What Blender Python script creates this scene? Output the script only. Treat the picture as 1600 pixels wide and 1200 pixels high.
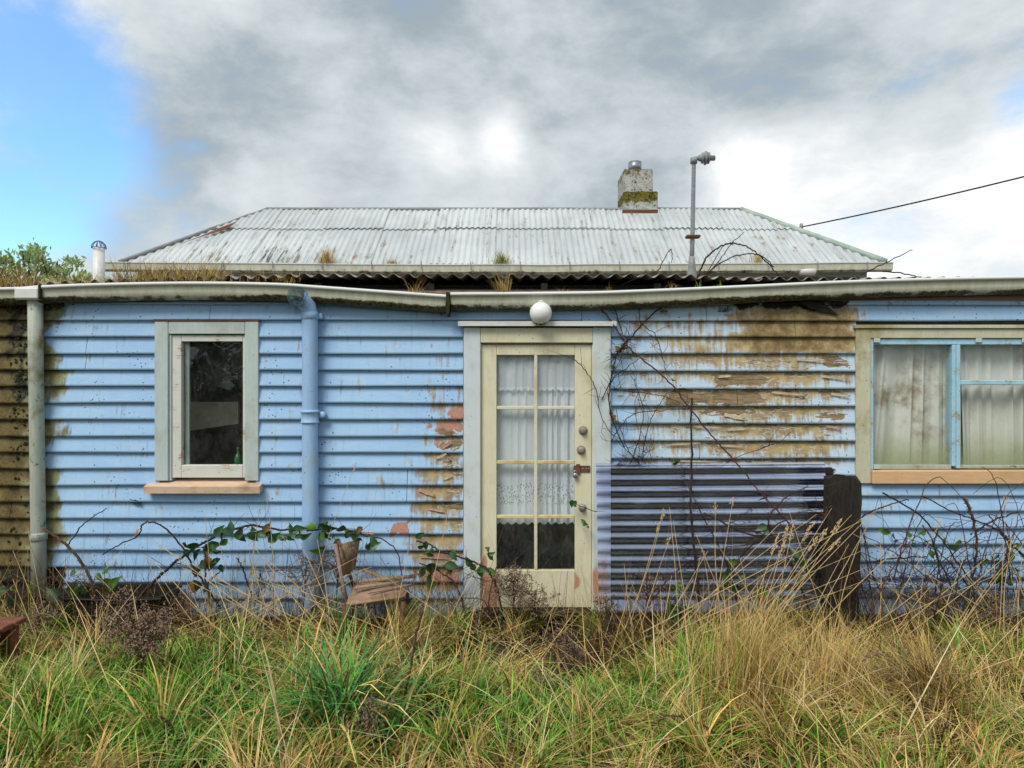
import bpy, bmesh, math, random
import numpy as np
from mathutils import Vector, Matrix
R = math.radians
rng = random.Random(11)
NR = np.random.default_rng(7)
for o in list(bpy.data.objects): bpy.data.objects.remove(o)
scn = bpy.context.scene

# ------------------------------------------------------------------ camera
CZ, CD, FP = 1.78, 5.2, 1600 * 24 / 36.0
cam = bpy.data.cameras.new('camera'); cam.lens = 24; cam.sensor_width = 36
cam.clip_start = 0.05; cam.clip_end = 3000
camo = bpy.data.objects.new('camera', cam); scn.collection.objects.link(camo)
camo.location = (0, -CD, CZ); camo.rotation_euler = (R(90), 0, 0)
scn.camera = camo
scn.render.resolution_x = 1024; scn.render.resolution_y = 768

SUN_EL, SUN_AZ = 51, 212          # azimuth measured clockwise from +Y

# ------------------------------------------------------------------ node helper
class S:
    def __init__(s, g, sock): s.g = g; s.s = sock
    def _m(s, op, b=None, c=None): return s.g.math(op, s, b, c)
    def __add__(s, b): return s._m('ADD', b)
    __radd__ = __add__
    def __sub__(s, b): return s._m('SUBTRACT', b)
    def __rsub__(s, b): return s.g.math('SUBTRACT', b, s)
    def __mul__(s, b): return s._m('MULTIPLY', b)
    __rmul__ = __mul__
    def __truediv__(s, b): return s._m('DIVIDE', b)
    def clamp(s): return s.g.math('MINIMUM', s.g.math('MAXIMUM', s, 0.0), 1.0)
class G:
    def __init__(s, nt):
        s.nt = nt; s.nt.nodes.clear()
    def n(s, t, **k):
        nd = s.nt.nodes.new(t)
        for a, b in k.items(): setattr(nd, a, b)
        return nd
    def put(s, inp, v):
        if isinstance(v, S): s.nt.links.new(v.s, inp)
        elif v is not None:
            if isinstance(v, (tuple, list)) and len(v) == 3 and inp.type == 'RGBA': v = (*v, 1)
            inp.default_value = v
    def math(s, op, a, b=None, c=None):
        nd = s.n('ShaderNodeMath', operation=op)
        for i, v in enumerate((a, b, c)):
            if v is not None: s.put(nd.inputs[i], v)
        return S(s, nd.outputs[0])
    def vmath(s, op, a, b=None):
        nd = s.n('ShaderNodeVectorMath', operation=op)
        s.put(nd.inputs[0], a)
        if b is not None: s.put(nd.inputs[1], b)
        return S(s, nd.outputs['Value' if op in ('DOT_PRODUCT', 'LENGTH') else 'Vector'])
    def pos(s): return S(s, s.n('ShaderNodeNewGeometry').outputs['Position'])
    def sep(s, v):
        nd = s.n('ShaderNodeSeparateXYZ'); s.put(nd.inputs[0], v)
        return [S(s, o) for o in nd.outputs]
    def comb(s, x, y, z):
        nd = s.n('ShaderNodeCombineXYZ')
        for i, v in enumerate((x, y, z)): s.put(nd.inputs[i], v)
        return S(s, nd.outputs[0])
    def noise(s, vec, scale, detail=4, rough=.6, dist=0, col=False):
        nd = s.n('ShaderNodeTexNoise'); s.put(nd.inputs['Vector'], vec)
        nd.inputs['Scale'].default_value = scale; nd.inputs['Detail'].default_value = detail
        nd.inputs['Roughness'].default_value = rough; nd.inputs['Distortion'].default_value = dist
        return S(s, nd.outputs['Color' if col else 0])
    def voro(s, vec, scale, feat='F1'):
        nd = s.n('ShaderNodeTexVoronoi', feature=feat); s.put(nd.inputs['Vector'], vec)
        nd.inputs['Scale'].default_value = scale
        return S(s, nd.outputs['Distance'])
    def smooth(s, x, a, b, lo=0.0, hi=1.0):
        nd = s.n('ShaderNodeMapRange', interpolation_type='SMOOTHSTEP')
        s.put(nd.inputs[0], x)
        for i, v in enumerate((a, b, lo, hi)): s.put(nd.inputs[i + 1], v)
        return S(s, nd.outputs[0])
    def mix(s, f, a, b, blend='MIX'):
        nd = s.n('ShaderNodeMix', data_type='RGBA', blend_type=blend)
        s.put(nd.inputs[0], f); s.put(nd.inputs[6], a); s.put(nd.inputs[7], b)
        return S(s, nd.outputs[2])
    def attr(s, name):
        nd = s.n('ShaderNodeAttribute', attribute_name=name)
        return S(s, nd.outputs['Color']), S(s, nd.outputs['Alpha'])
    def rgb(s, v):
        nd = s.n('ShaderNodeSeparateColor'); s.put(nd.inputs[0], v)
        return [S(s, o) for o in nd.outputs]
    def bump(s, h, strength=.3, dist=.01):
        nd = s.n('ShaderNodeBump'); s.put(nd.inputs['Height'], h)
        nd.inputs['Strength'].default_value = strength; nd.inputs['Distance'].default_value = dist
        return S(s, nd.outputs[0])
    def bsdf(s, color, rough=.7, bump=None, metal=0, spec=.3, alpha=None, trans=None):
        nd = s.n('ShaderNodeBsdfPrincipled')
        s.put(nd.inputs['Base Color'], color); s.put(nd.inputs['Roughness'], rough)
        s.put(nd.inputs['Metallic'], metal); s.put(nd.inputs['Specular IOR Level'], spec)
        if bump is not None: s.put(nd.inputs['Normal'], bump)
        if alpha is not None: s.put(nd.inputs['Alpha'], alpha)
        return S(s, nd.outputs[0])
    def mixs(s, f, a, b):
        nd = s.n('ShaderNodeMixShader'); s.put(nd.inputs[0], f); s.put(nd.inputs[1], a); s.put(nd.inputs[2], b)
        return S(s, nd.outputs[0])
    def out(s, sh, world=False):
        o = s.n('ShaderNodeOutputWorld' if world else 'ShaderNodeOutputMaterial'); s.put(o.inputs['Surface'], sh)

# ------------------------------------------------------------------ world
W = bpy.data.worlds.new('World'); scn.world = W; W.use_nodes = True
W.cycles.sampling_method = 'MANUAL'; W.cycles.sample_map_resolution = 512
g = G(W.node_tree)
d = S(g, g.n('ShaderNodeTexCoord').outputs['Generated'])
sky = g.n('ShaderNodeTexSky', sky_type='NISHITA'); sky.sun_disc = False
sky.sun_elevation = R(SUN_EL); sky.sun_rotation = R(SUN_AZ); sky.air_density = 1.0; sky.dust_density = .4; sky.ozone_density = 2.5
skyc = S(g, sky.outputs[0])
def sdir(px, py):
    v = Vector(((px - 800) / FP, 1, (600 - py) / FP)).normalized(); return tuple(v)
def blob(px, py, rin, rout):
    dt = g.vmath('DOT_PRODUCT', d, sdir(px, py))
    return g.smooth(dt, math.cos(R(rout)), math.cos(R(rin)))
dx, dy, dz = g.sep(d)
warp = g.noise(d, 3.0, 3, .55, 0, True)
wv = g.vmath('SUBTRACT', warp, (.5, .5, .5))
dw = g.vmath('ADD', d, g.vmath('MULTIPLY', wv, (.15, .15, .12)))
fl = g.vmath('ADD', g.comb(dx, dy, dz * 1.9), g.vmath('MULTIPLY', wv, (.12, .12, .12)))
n1 = g.noise(fl, 2.6, 5, .55)
n2 = g.noise(fl, 5.5, 7, .64)
n3 = g.noise(fl, 1.7, 2, .5)
def wblob(px, py, rin, rout, amt):
    ln = g.vmath('LENGTH', g.vmath('SUBTRACT', dw, sdir(px, py)))
    return g.smooth(ln, R(rout), R(rin)) * amt
bright = (n1 - .5) * .75 + (n2 - .5) * 1.05 + .41
for a in ((650, 200, .0, 4, .34), (690, 235, .0, 3, .2), (785, 215, .0, 4, .38), (765, 300, .5, 9, .26), (1165, 275, .2, 6, .5), (1480, 350, 4, 24, .36), (1230, 370, 2, 13, .2), (1585, 215, .5, 9, .3), (880, 150, .2, 4, .12),
          (430, 310, 2, 11, .08), (1000, 90, 6, 26, -.26), (480, 110, 4, 18, -.14), (1400, 70, 3, 14, -.12), (1550, 150, .3, 6, -.34), (300, 200, 2, 10, -.08)):
    bright = bright + wblob(*a)
ccol = g.mix(g.smooth(bright, .0, .52), (1.9, 2.25, 2.5), (3.6, 3.9, 4.05))
ccol = g.mix(g.smooth(bright, .40, 1.08), ccol, (6.2, 6.2, 6.2))
cover = (n3 - .5) * .8 + (n2 - .5) * 1.8 + (n1 - .5) * .6 + .84
for a in ((110, 120, .5, 8, -.62), (0, 40, 1, 9, -.55), (10, 345, .5, 8, -.62), (195, 245, .2, 4.5, -.40), (-190, 150, 5, 16, -.55), (1600, 165, .1, 4, -.5), (1160, 240, .0, 2.2, -.5), (20, 210, 1, 6, .34), (20, 100, .2, 3.5, .40)):
    cover = cover + wblob(*a)
cov = g.smooth(cover, -.02, .80, .10, 1.0)
skyb = g.mix(1.0, skyc, (.95, 1.32, 1.5), 'MULTIPLY')
col = g.mix(cov, skyb, ccol)
bg = g.n('ShaderNodeBackground'); g.put(bg.inputs[0], col); bg.inputs[1].default_value = .1
g.out(S(g, bg.outputs[0]), True)

sun = bpy.data.lights.new('sun', 'SUN'); sun.energy = 1.5; sun.angle = R(28); sun.color = (1, .95, .86)
suno = bpy.data.objects.new('sun', sun); scn.collection.objects.link(suno)
az = R(SUN_AZ); el = R(SUN_EL)
sd = Vector((math.sin(az) * math.cos(el), math.cos(az) * math.cos(el), math.sin(el)))
suno.rotation_euler = sd.to_track_quat('Z', 'Y').to_euler(); suno.location = (-3, -8, 9)
scn.view_settings.view_transform = 'Standard'; scn.view_settings.look = 'None'
scn.view_settings.exposure = .95; scn.view_settings.gamma = 1
scn.view_settings.use_curve_mapping = False
scn.cycles.max_bounces = 4; scn.cycles.diffuse_bounces = 2; scn.cycles.glossy_bounces = 2; scn.cycles.transparent_max_bounces = 10; scn.cycles.caustics_reflective = False; scn.cycles.caustics_refractive = False

# ------------------------------------------------------------------ geometry helpers
C = scn.collection
def P(px, py, y=0.0):
    """point of the place at depth y behind the facade plane that the photograph shows at (px,py)"""
    dd = CD + y
    return Vector(((px - 800) / FP * dd, y, CZ + (600 - py) / FP * dd))
class MB:
    def __init__(s): s.v = []; s.f = []
    def add(s, vs, fs):
        k = len(s.v); s.v += [tuple(v) for v in vs]; s.f += [tuple(i + k for i in f) for f in fs]; return s
    def box(s, x0, x1, y0, y1, z0, z1, bev=.004):
        bm = bmesh.new(); bmesh.ops.create_cube(bm, size=1)
        for v in bm.verts:
            v.co = ((x0 + x1) / 2 + v.co.x * (x1 - x0), (y0 + y1) / 2 + v.co.y * (y1 - y0), (z0 + z1) / 2 + v.co.z * (z1 - z0))
        if bev:
            b = min(bev, .3 * min(abs(x1 - x0), abs(y1 - y0), abs(z1 - z0)))
            bmesh.ops.bevel(bm, geom=list(bm.edges), offset=b, segments=1, affect='EDGES')
        return s.bm(bm)
    def bm(s, bm, M=None):
        if M is not None: bm.transform(M)
        bm.verts.index_update(); s.add([v.co.copy() for v in bm.verts], [[v.index for v in f.verts] for f in bm.faces]); bm.free(); return s
    def tube(s, pts, rad, n=8, cap=True):
        pts = [Vector(p) for p in pts]
        if not hasattr(rad, '__len__'): rad = [rad] * len(pts)
        k0 = len(s.v); u = None
        for i, p in enumerate(pts):
            t = (pts[min(i + 1, len(pts) - 1)] - pts[max(i - 1, 0)]).normalized()
            if u is None:
                u = t.orthogonal().normalized()
            u = (u - t * u.dot(t)).normalized(); w = t.cross(u)
            for j in range(n):
                a = 2 * math.pi * j / n
                s.v.append(tuple(p + (u * math.cos(a) + w * math.sin(a)) * rad[i]))
        for i in range(len(pts) - 1):
            for j in range(n):
                a = k0 + i * n + j; b = k0 + i * n + (j + 1) % n
                s.f.append((a, b, b + n, a + n))
        if cap:
            s.f.append(tuple(k0 + j for j in range(n))[::-1]); e = k0 + (len(pts) - 1) * n
            s.f.append(tuple(e + j for j in range(n)))
        return s
    def lathe(s, prof, center, axis='Z', n=20):
        c = Vector(center); k0 = len(s.v)
        for r, h in prof:
            for j in range(n):
                a = 2 * math.pi * j / n; x, y = r * math.cos(a), r * math.sin(a)
                q = {'Z': (x, y, h), 'Y': (x, h, y), 'X': (h, x, y)}[axis]
                s.v.append(tuple(c + Vector(q)))
        for i in range(len(prof) - 1):
            for j in range(n):
                a = k0 + i * n + j; b = k0 + i * n + (j + 1) % n
                s.f.append((a, b, b + n, a + n))
        s.f.append(tuple(k0 + j for j in range(n))[::-1]); e = k0 + (len(prof) - 1) * n
        s.f.append(tuple(e + j for j in range(n)))
        return s
    def prism(s, poly, y0, y1):
        n = len(poly)
        vs = [(p[0], y0, p[1]) for p in poly] + [(p[0], y1, p[1]) for p in poly]
        fs = [tuple(range(n)), tuple(range(n, 2 * n))[::-1]] + [(i, i + n, (i + 1) % n + n, (i + 1) % n) for i in range(n)]
        return s.add(vs, fs)
    def mesh(s, name, m, smooth=False):
        me = bpy.data.meshes.new(name); me.from_pydata(s.v, [], s.f); me.materials.append(m)
        bm = bmesh.new(); bm.from_mesh(me); bmesh.ops.recalc_face_normals(bm, faces=list(bm.faces)); bm.to_mesh(me); bm.free()
        if smooth:
            me.polygons.foreach_set('use_smooth', [True] * len(me.polygons))
        me.update(); return me
    def build(s, name, m, parent=None, smooth=False, angle=None):
        return link(name, s.mesh(name, m, smooth), parent)
def link(name, me, parent=None):
    o = bpy.data.objects.new(name, me); C.objects.link(o)
    if parent: o.parent = parent
    return o
def tag(o, label=None, cat=None, group=None, kind=None):
    for k, v in (('label', label), ('category', cat), ('group', group), ('kind', kind)):
        if v: o[k] = v
    return o
def T(name, label, cat, group=None):
    return tag(bpy.data.objects.new(name, None), label, cat, group)
def thing(name, label, cat, group=None):
    o = T(name, label, cat, group); C.objects.link(o); o.empty_display_size = .1; return o
def part(name, parent):
    o = bpy.data.objects.new(name, None); C.objects.link(o); o.parent = parent; o.empty_display_size = .05; return o
def smooth_pts(pts, n=6):
    pts = [Vector(p) for p in pts]; out = []
    for i in range(len(pts) - 1):
        p0, p1, p2, p3 = pts[max(i - 1, 0)], pts[i], pts[i + 1], pts[min(i + 2, len(pts) - 1)]
        for k in range(n):
            t = k / n
            out.append(.5 * ((2 * p1) + (p2 - p0) * t + (2 * p0 - 5 * p1 + 4 * p2 - p3) * t * t + (3 * p1 - p0 - 3 * p2 + p3) * t ** 3))
    out.append(pts[-1]); return out
_H = NR.random((256, 256))
def vn(x, y):
    x = np.asarray(x, float); y = np.asarray(y, float)
    xi = np.floor(x).astype(int); yi = np.floor(y).astype(int); fx = x - xi; fy = y - yi
    fx = fx * fx * (3 - 2 * fx); fy = fy * fy * (3 - 2 * fy)
    h = lambda a, b: _H[a & 255, b & 255]
    return (h(xi, yi) * (1 - fx) + h(xi + 1, yi) * fx) * (1 - fy) + (h(xi, yi + 1) * (1 - fx) + h(xi + 1, yi + 1) * fx) * fy
def fbm(x, y, o=3):
    r = 0; a = .5; t = 0
    for i in range(o):
        r = r + a * vn(x * 2 ** i + 17 * i, y * 2 ** i + 5 * i); t += a; a *= .5
    return r / t
def npmesh(name, verts, quads, m, cols=None, smooth=False):
    me = bpy.data.meshes.new(name); verts = np.asarray(verts, np.float32); quads = np.asarray(quads, np.int32)
    k = quads.shape[1]
    me.vertices.add(len(verts)); me.vertices.foreach_set('co', verts.ravel())
    me.loops.add(quads.size); me.loops.foreach_set('vertex_index', quads.ravel())
    me.polygons.add(len(quads)); me.polygons.foreach_set('loop_start', np.arange(0, quads.size, k, dtype=np.int32))
    me.materials.append(m)
    me.update(calc_edges=True)
    if cols is not None:
        ca = me.color_attributes.new('Col', 'FLOAT_COLOR', 'POINT'); ca.data.foreach_set('color', np.asarray(cols, np.float32).ravel())
    if smooth: me.polygons.foreach_set('use_smooth', np.ones(len(quads), bool))
    me.update(); return me

# ------------------------------------------------------------------ materials
M = {}
def mk(name):
    m = bpy.data.materials.new(name); m.use_nodes = True; M[name] = m
    return G(m.node_tree)
# weatherboard paint. Mask attribute Col: R green/ochre algae stain, G bare wood where paint has gone, B black mould and other darkening, with shade painted under the laps, A pink primer
g = mk('board'); p = g.pos(); c, pink = g.attr('Col'); al, pe, mo = g.rgb(c)
x, y, z = g.sep(p)
hs = g.comb(x * 1.0, y, z * 7.0); vs_ = g.comb(x * 9.0, y, z * .9)
nA = g.noise(p, 9, 6, .65); nB = g.noise(hs, 14, 5, .65); nC = g.noise(p, 60, 4, .7); nV = g.noise(vs_, 4, 4, .6); nL = g.noise(p, 1.6, 3, .5)
nM = g.noise(p, 4.2, 5, .65)
base = g.mix(g.smooth(nL, .3, .7), (.30, .495, .765), (.34, .55, .79))
base = g.mix(g.smooth(nB, .42, .72) * .5, base, (.45, .60, .78))
base = g.mix(g.smooth(nV, .5, .8) * .4, base, (.25, .38, .50))
base = g.mix(g.smooth(g.noise(p, 2.3, 5, .65), .55, .75) * .35, base, (.30, .45, .56))
fade = g.smooth(x + (nM - .5) * .8, .62, 1.1) * g.smooth(x, 2.75, 2.55)
base = g.mix(fade * .72, base, g.mix(g.smooth(nB, .35, .7), (.46, .60, .74), (.62, .68, .70)))
cracks = g.smooth(g.noise(g.comb(x * 1.5, y, z * 22), 9, 5, .7), .665, .70)
base = g.mix(cracks * g.smooth(nL, .45, .6) * .8, base, (.09, .08, .07))
base = g.mix(g.smooth(nM * .6 + nC * .4, .52, .62) * .30, base, (.52, .60, .66))
spk = g.smooth(g.voro(p, 30) + (nC - .5) * .12, .20, .12) * g.smooth(g.noise(p, 2.4, 2), .53, .62)
base = g.mix(spk, base, (.05, .06, .08))
lich = g.smooth(g.voro(g.comb(x * 1.0, y, z * .7), 5.3) + (nA - .5) * .08, .06, .045) * g.smooth(g.noise(p, 3.1, 1), .55, .6)
base = g.mix(lich, base, (.50, .22, .03))
rustdot = g.smooth(g.voro(g.comb(x * 1.0 + 3.3, y, z * .5), 4.6) + (nA - .5) * .12, .075, .02)
base = g.mix(rustdot * .85, base, (.33, .14, .05))
sf = g.smooth(al + (nA - .5) * .6 + (nV - .5) * .9 + (nM - .5) * .8, .40, .70)
sf2 = g.smooth(al + (nC - .5) * .6 + (nA - .5) * .7 - .42, .25, .7)
st = g.mix(g.smooth(nA, .35, .65), g.mix(g.smooth(x, -2.8, -1.5), (.30, .28, .06), (.42, .29, .06)), g.mix(g.smooth(x, -2.8, -1.5), (.13, .10, .012), (.24, .125, .016)))
base = g.mix(sf * .85, base, st)
base = g.mix(sf2 * .9, base, g.mix(g.smooth(nC, .35, .6), (.03, .028, .008), (.15, .095, .018)))
pk = g.smooth(pink + (nA - .5) * .45 + (nB - .5) * .5, .46, .5)
nS = g.noise(g.comb(x * 1.0, y, z * 4.5), 7, 7, .7, .4)
pf0 = pe * .75 + (nA - .5) * .5 + (nB - .5) * .6 + (nS - .5) * 1.0 + .06
edge = g.smooth(pf0, .44, .47); pf = g.smooth(pf0, .50, .525)
wood = g.mix(g.smooth(nB, .3, .7), (.115, .085, .05), (.31, .23, .13))
wood = g.mix(g.smooth(nA, .55, .75) * .6, wood, (.50, .40, .25))
wood = g.mix(g.smooth(g.noise(g.comb(x * 1.2, y, z * 40), 6, 4), .55, .7) * .6, wood, (.05, .04, .03))
base = g.mix(edge * .8, base, (.62, .62, .56))
base = g.mix(pk, base, g.mix(g.smooth(nC, .4, .6), (.46, .235, .175), (.36, .20, .15)))
base = g.mix(pf, base, wood)
mf = g.smooth(mo + (nC - .5) * .5 + (nA - .5) * .7, .42, .68)
base = g.mix(mf, base, (.012, .012, .010))
h = (1 - pf) * .7 + nB * .18 + (1 - cracks) * .15 + (1 - pk) * .2
g.out(g.bsdf(base, .62, g.bump(h, .55, .006), spec=.25))

def painted(name, c1, c2, dirt=(.22, .18, .07), amt=.4, grain=(1, 1, 7), rough=.55, chips=.0, chipc=(.3, .2, .12), moss=0, attr=False, under=0):
    g = mk(name); p = g.pos(); x, y, z = g.sep(p)
    q = g.comb(x * grain[0], y * grain[1], z * grain[2])
    a = g.noise(p, 7, 6, .65); b = g.noise(q, 10, 5, .65); cc = g.noise(p, 45, 4, .7); l = g.noise(p, 1.9, 3)
    col = g.mix(g.smooth(b, .35, .7), c1, c2)
    col = g.mix(g.smooth(a + (l - .5) * .8, .48, .8) * amt, col, dirt)
    spk = g.smooth(g.voro(p, 26), .13, .07) * g.smooth(g.noise(p, 4.2, 2), .52, .62)
    col = g.mix(spk, col, (.10, .05, .03))
    if attr:
        c, _ = g.attr('Col'); r1, r2, r3 = g.rgb(c)
        col = g.mix(g.smooth(r1 + (a - .5) * .7, .3, .8) * .85, col, g.mix(cc, (.12, .10, .02), (.42, .33, .11)))
        col = g.mix(g.smooth(r2 + (a - .5) * .6, .4, .6), col, g.mix(cc, (.50, .24, .14), (.42, .28, .2)))
        col = g.mix(g.smooth(r3 + (cc - .5) * .5, .4, .6), col, (.02, .02, .012))
    if chips:
        ch = g.smooth(a * .6 + b * .55, .68 - chips, .69 - chips)
        col = g.mix(ch, col, g.mix(b, chipc, tuple(v * 1.7 for v in chipc)))
        hh = (1 - ch) * .6 + b * .2
    else: hh = b * .3 + cc * .1
    if moss:
        mm = g.smooth(g.noise(p, 13, 6, .7) + moss, .6, .72)
        col = g.mix(mm, col, g.mix(g.smooth(cc, .4, .6), (.02, .025, .008), (.10, .09, .02)))
    g.out(g.bsdf(col, rough, g.bump(hh, .35, .005), spec=.3)); return M[name]
painted('casing_grey', (.44, .52, .51), (.50, .58, .57), amt=.3, grain=(7, 1, 1))
painted('casing_cream', (.50, .50, .36), (.56, .55, .42), dirt=(.27, .21, .08), amt=.6, grain=(7, 1, 1), attr=True)
painted('casing_blue', (.56, .64, .69), (.62, .67, .66), dirt=(.42, .44, .33), amt=.5, grain=(7, 1, 1), attr=True)
painted('trim_blue', (.30, .56, .72), (.42, .62, .72), dirt=(.25, .28, .18), amt=.5, grain=(7, 1, 7), chips=.03, chipc=(.25, .22, .15))
painted('sash_white', (.60, .62, .58), (.66, .66, .60), dirt=(.38, .35, .22), amt=.55, chips=.02, chipc=(.32, .2, .13))
painted('door_cream', (.66, .62, .43), (.71, .68, .52), dirt=(.42, .35, .16), amt=.35, grain=(7, 1, 1), attr=True)
painted('bar_cream', (.64, .62, .48), (.70, .68, .54), dirt=(.45, .27, .05), amt=.55)
painted('bar_lichen', (.62, .50, .26), (.66, .58, .36), dirt=(.42, .20, .01), amt=1.0)
painted('sill_wood', (.60, .42, .30), (.66, .50, .38), dirt=(.22, .13, .05), amt=.6, grain=(1, 1, 9), rough=.75)
painted('sill_peach', (.62, .38, .20), (.66, .45, .26), dirt=(.36, .24, .12), amt=.35, grain=(1, 1, 9), rough=.7)
painted('white_metal', (.66, .67, .64), (.72, .73, .70), dirt=(.40, .40, .36), amt=.3, rough=.4)
painted('flashing', (.60, .62, .60), (.68, .69, .66), dirt=(.3, .3, .26), amt=.4, rough=.45)
painted('pipe_blue', (.29, .47, .74), (.35, .52, .76), dirt=(.36, .40, .38), amt=.75, grain=(6, 6, .7), rough=.45)
painted('pipe_pale', (.33, .38, .33), (.42, .45, .37), dirt=(.16, .12, .03), amt=.95, grain=(6, 6, .6), rough=.6, moss=.02)
painted('vinyl_tan', (.26, .16, .10), (.34, .23, .155), dirt=(.09, .05, .03), amt=1.0, grain=(2, 8, 8), rough=.75)
painted('card_tan', (.26, .18, .115), (.34, .25, .165), dirt=(.10, .06, .03), amt=.9, grain=(8, 3, 3), rough=.8)
painted('red_timber', (.16, .055, .035), (.23, .085, .055), dirt=(.16, .12, .08), amt=.6, grain=(3, 3, 3), rough=.7)
painted('dark_wood', (.014, .012, .010), (.034, .028, .022), dirt=(.03, .03, .012), amt=.4, grain=(9, 9, .8), rough=.85)
painted('fascia', (.23, .16, .13), (.33, .22, .18), dirt=(.07, .06, .03), amt=.8, grain=(1, 1, 8), rough=.8)
painted('black_plastic', (.008, .007, .006), (.014, .012, .01), dirt=(.03, .025, .015), amt=.5, rough=.6)
painted('grey_metal', (.20, .22, .24), (.30, .31, .32), dirt=(.20, .13, .07), amt=.5, rough=.45)
painted('brass', (.22, .20, .17), (.32, .29, .24), dirt=(.1, .07, .03), amt=.4, rough=.3)
painted('rust', (.10, .045, .025), (.19, .08, .04), dirt=(.05, .02, .01), amt=.5, rough=.8)
painted('flake_pink', (.48, .27, .2), (.55, .36, .27), dirt=(.3, .2, .13), amt=.4)
painted('flake_pale', (.55, .45, .30), (.62, .55, .42), dirt=(.3, .2, .1), amt=.4)
painted('house_green', (.40, .46, .38), (.47, .52, .44), dirt=(.25, .25, .15), amt=.5)
# gutter: cream paint with grime and black mould creeping up from its lower edge (mask R)
g = mk('gutter'); p = g.pos(); c, _ = g.attr('Col'); r, gg, b = g.rgb(c)
a = g.noise(p, 8, 6, .7); cc = g.noise(p, 50, 4, .7); x, y, z = g.sep(p); v = g.noise(g.comb(x * 6, y, z), 5, 4, .65)
col = g.mix(g.smooth(v, .35, .7), (.50, .51, .40), (.60, .61, .52))
col = g.mix(g.smooth(a, .45, .7) * .5, col, (.38, .37, .22))
col = g.mix(g.smooth(gg + (a - .5) * .3, .4, .6), col, (.66, .68, .66))
m1 = g.smooth(r + (a - .5) * 1.1 + (cc - .5) * .5, .48, .72)
col = g.mix(m1, col, g.mix(g.smooth(cc, .42, .6), (.018, .018, .008), (.12, .10, .03)))
g.out(g.bsdf(col, .6, g.bump(cc * .3 + m1 * .4, .4, .006)))
# corrugated iron of the main roof
g = mk('iron_main'); p = g.pos(); x, y, z = g.sep(p)
st = g.noise(g.comb(x * 13, y * .9, z * .9), 1.6, 5, .6); fine = g.noise(g.comb(x * 60, y * 4, z * 4), 1.2, 4, .7); l = g.noise(p, .9, 4, .6); a = g.noise(p, 6, 5, .65)
col = g.mix(g.smooth(l, .35, .65), (.42, .455, .475), (.53, .565, .58))
col = g.mix(g.smooth(st, .48, .68) * .45, col, (.27, .275, .26))
lf = g.smooth(x, -1.9, -3.0) * g.smooth(x, -4.6, -3.4) * g.smooth(z, 3.9, 3.45)
col = g.mix(g.smooth(st * .5 + fine * .5 + lf * .07, .58, .63) * g.smooth(l + lf * .25, .48, .62), col, (.10, .095, .08))
col = g.mix(g.smooth(a * .6 + st * .5, .61, .70) * .7, col, (.22, .13, .07))
spk = g.smooth(g.voro(g.comb(x, y * .4, z * .4), 16), .12, .06) * g.smooth(a, .5, .6)
col = g.mix(spk, col, (.10, .08, .06))
g.out(g.bsdf(col, .5, g.bump(fine, .15, .004), spec=.35))
g = mk('iron_lean'); p = g.pos(); a = g.noise(p, 5, 6, .7); b = g.noise(p, 30, 4, .7)
col = g.mix(g.smooth(a, .4, .6), (.30, .29, .28), (.17, .11, .08)); col = g.mix(g.smooth(b, .5, .7), col, (.42, .42, .41))
g.out(g.bsdf(col, .65, g.bump(b, .2, .004)))
g = mk('cap_green'); p = g.pos(); a = g.noise(p, 4, 5, .65)
g.out(g.bsdf(g.mix(g.smooth(a, .4, .62), (.26, .35, .30), (.38, .44, .40)), .55))
# rendered chimney with moss
g = mk('render_moss'); p = g.pos(); x, y, z = g.sep(p); a = g.noise(p, 9, 6, .7); b = g.noise(p, 38, 5, .75); c, _ = g.attr('Col'); r, gg, bb = g.rgb(c)
col = g.mix(g.smooth(b, .42, .6), (.36, .37, .34), (.56, .56, .52)); col = g.mix(g.smooth(b + (a - .5) * .7, .53, .60), col, (.075, .075, .065))
mm = g.smooth(r + (a - .5) * 1.0 + (b - .5) * .6, .55, .72)
col = g.mix(mm, col, g.mix(g.smooth(b, .4, .6), (.035, .03, .008), (.20, .17, .02)))
g.out(g.bsdf(col, .9, g.bump(b + mm * .6, .6, .02)))
# glass
def glass(name, film, filmcol, grad=None):
    g = mk(name); p = g.pos(); x, y, z = g.sep(p)
    fc = g.n('ShaderNodeLayerWeight'); fc.inputs[0].default_value = .5; fres = g.math('POWER', S(g, fc.outputs['Facing']), 5.0) * .9 + .045
    tr = g.n('ShaderNodeBsdfTransparent'); tr.inputs[0].default_value = (.97, .98, .975, 1)
    gl = g.n('ShaderNodeBsdfGlossy'); gl.inputs['Roughness'].default_value = .015
    nb = g.noise(p, 2.2, 2); g.put(gl.inputs['Normal'], g.bump(nb, .05, .05))
    sh = g.mixs(fres * .8, S(g, tr.outputs[0]), S(g, gl.outputs[0]))
    a = g.noise(p, 5, 6, .7); b = g.noise(g.comb(x * 4, y, z), 14, 5, .7)
    f = g.smooth(a * .6 + b * .4, .4, .75) * film + film * .15
    if grad: f = (f + g.smooth(z + (a - .5) * .35, grad[1], grad[0]) * grad[2]).clamp()
    df = g.bsdf(filmcol, .9)
    g.out(g.mixs(f, sh, df))
glass('glass_clean', .05, (.4, .42, .4)); glass('glass_door', .06, (.5, .53, .56)); glass('glass_dirty', .08, (.38, .43, .25), (1.10, 1.42, .34))
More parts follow.
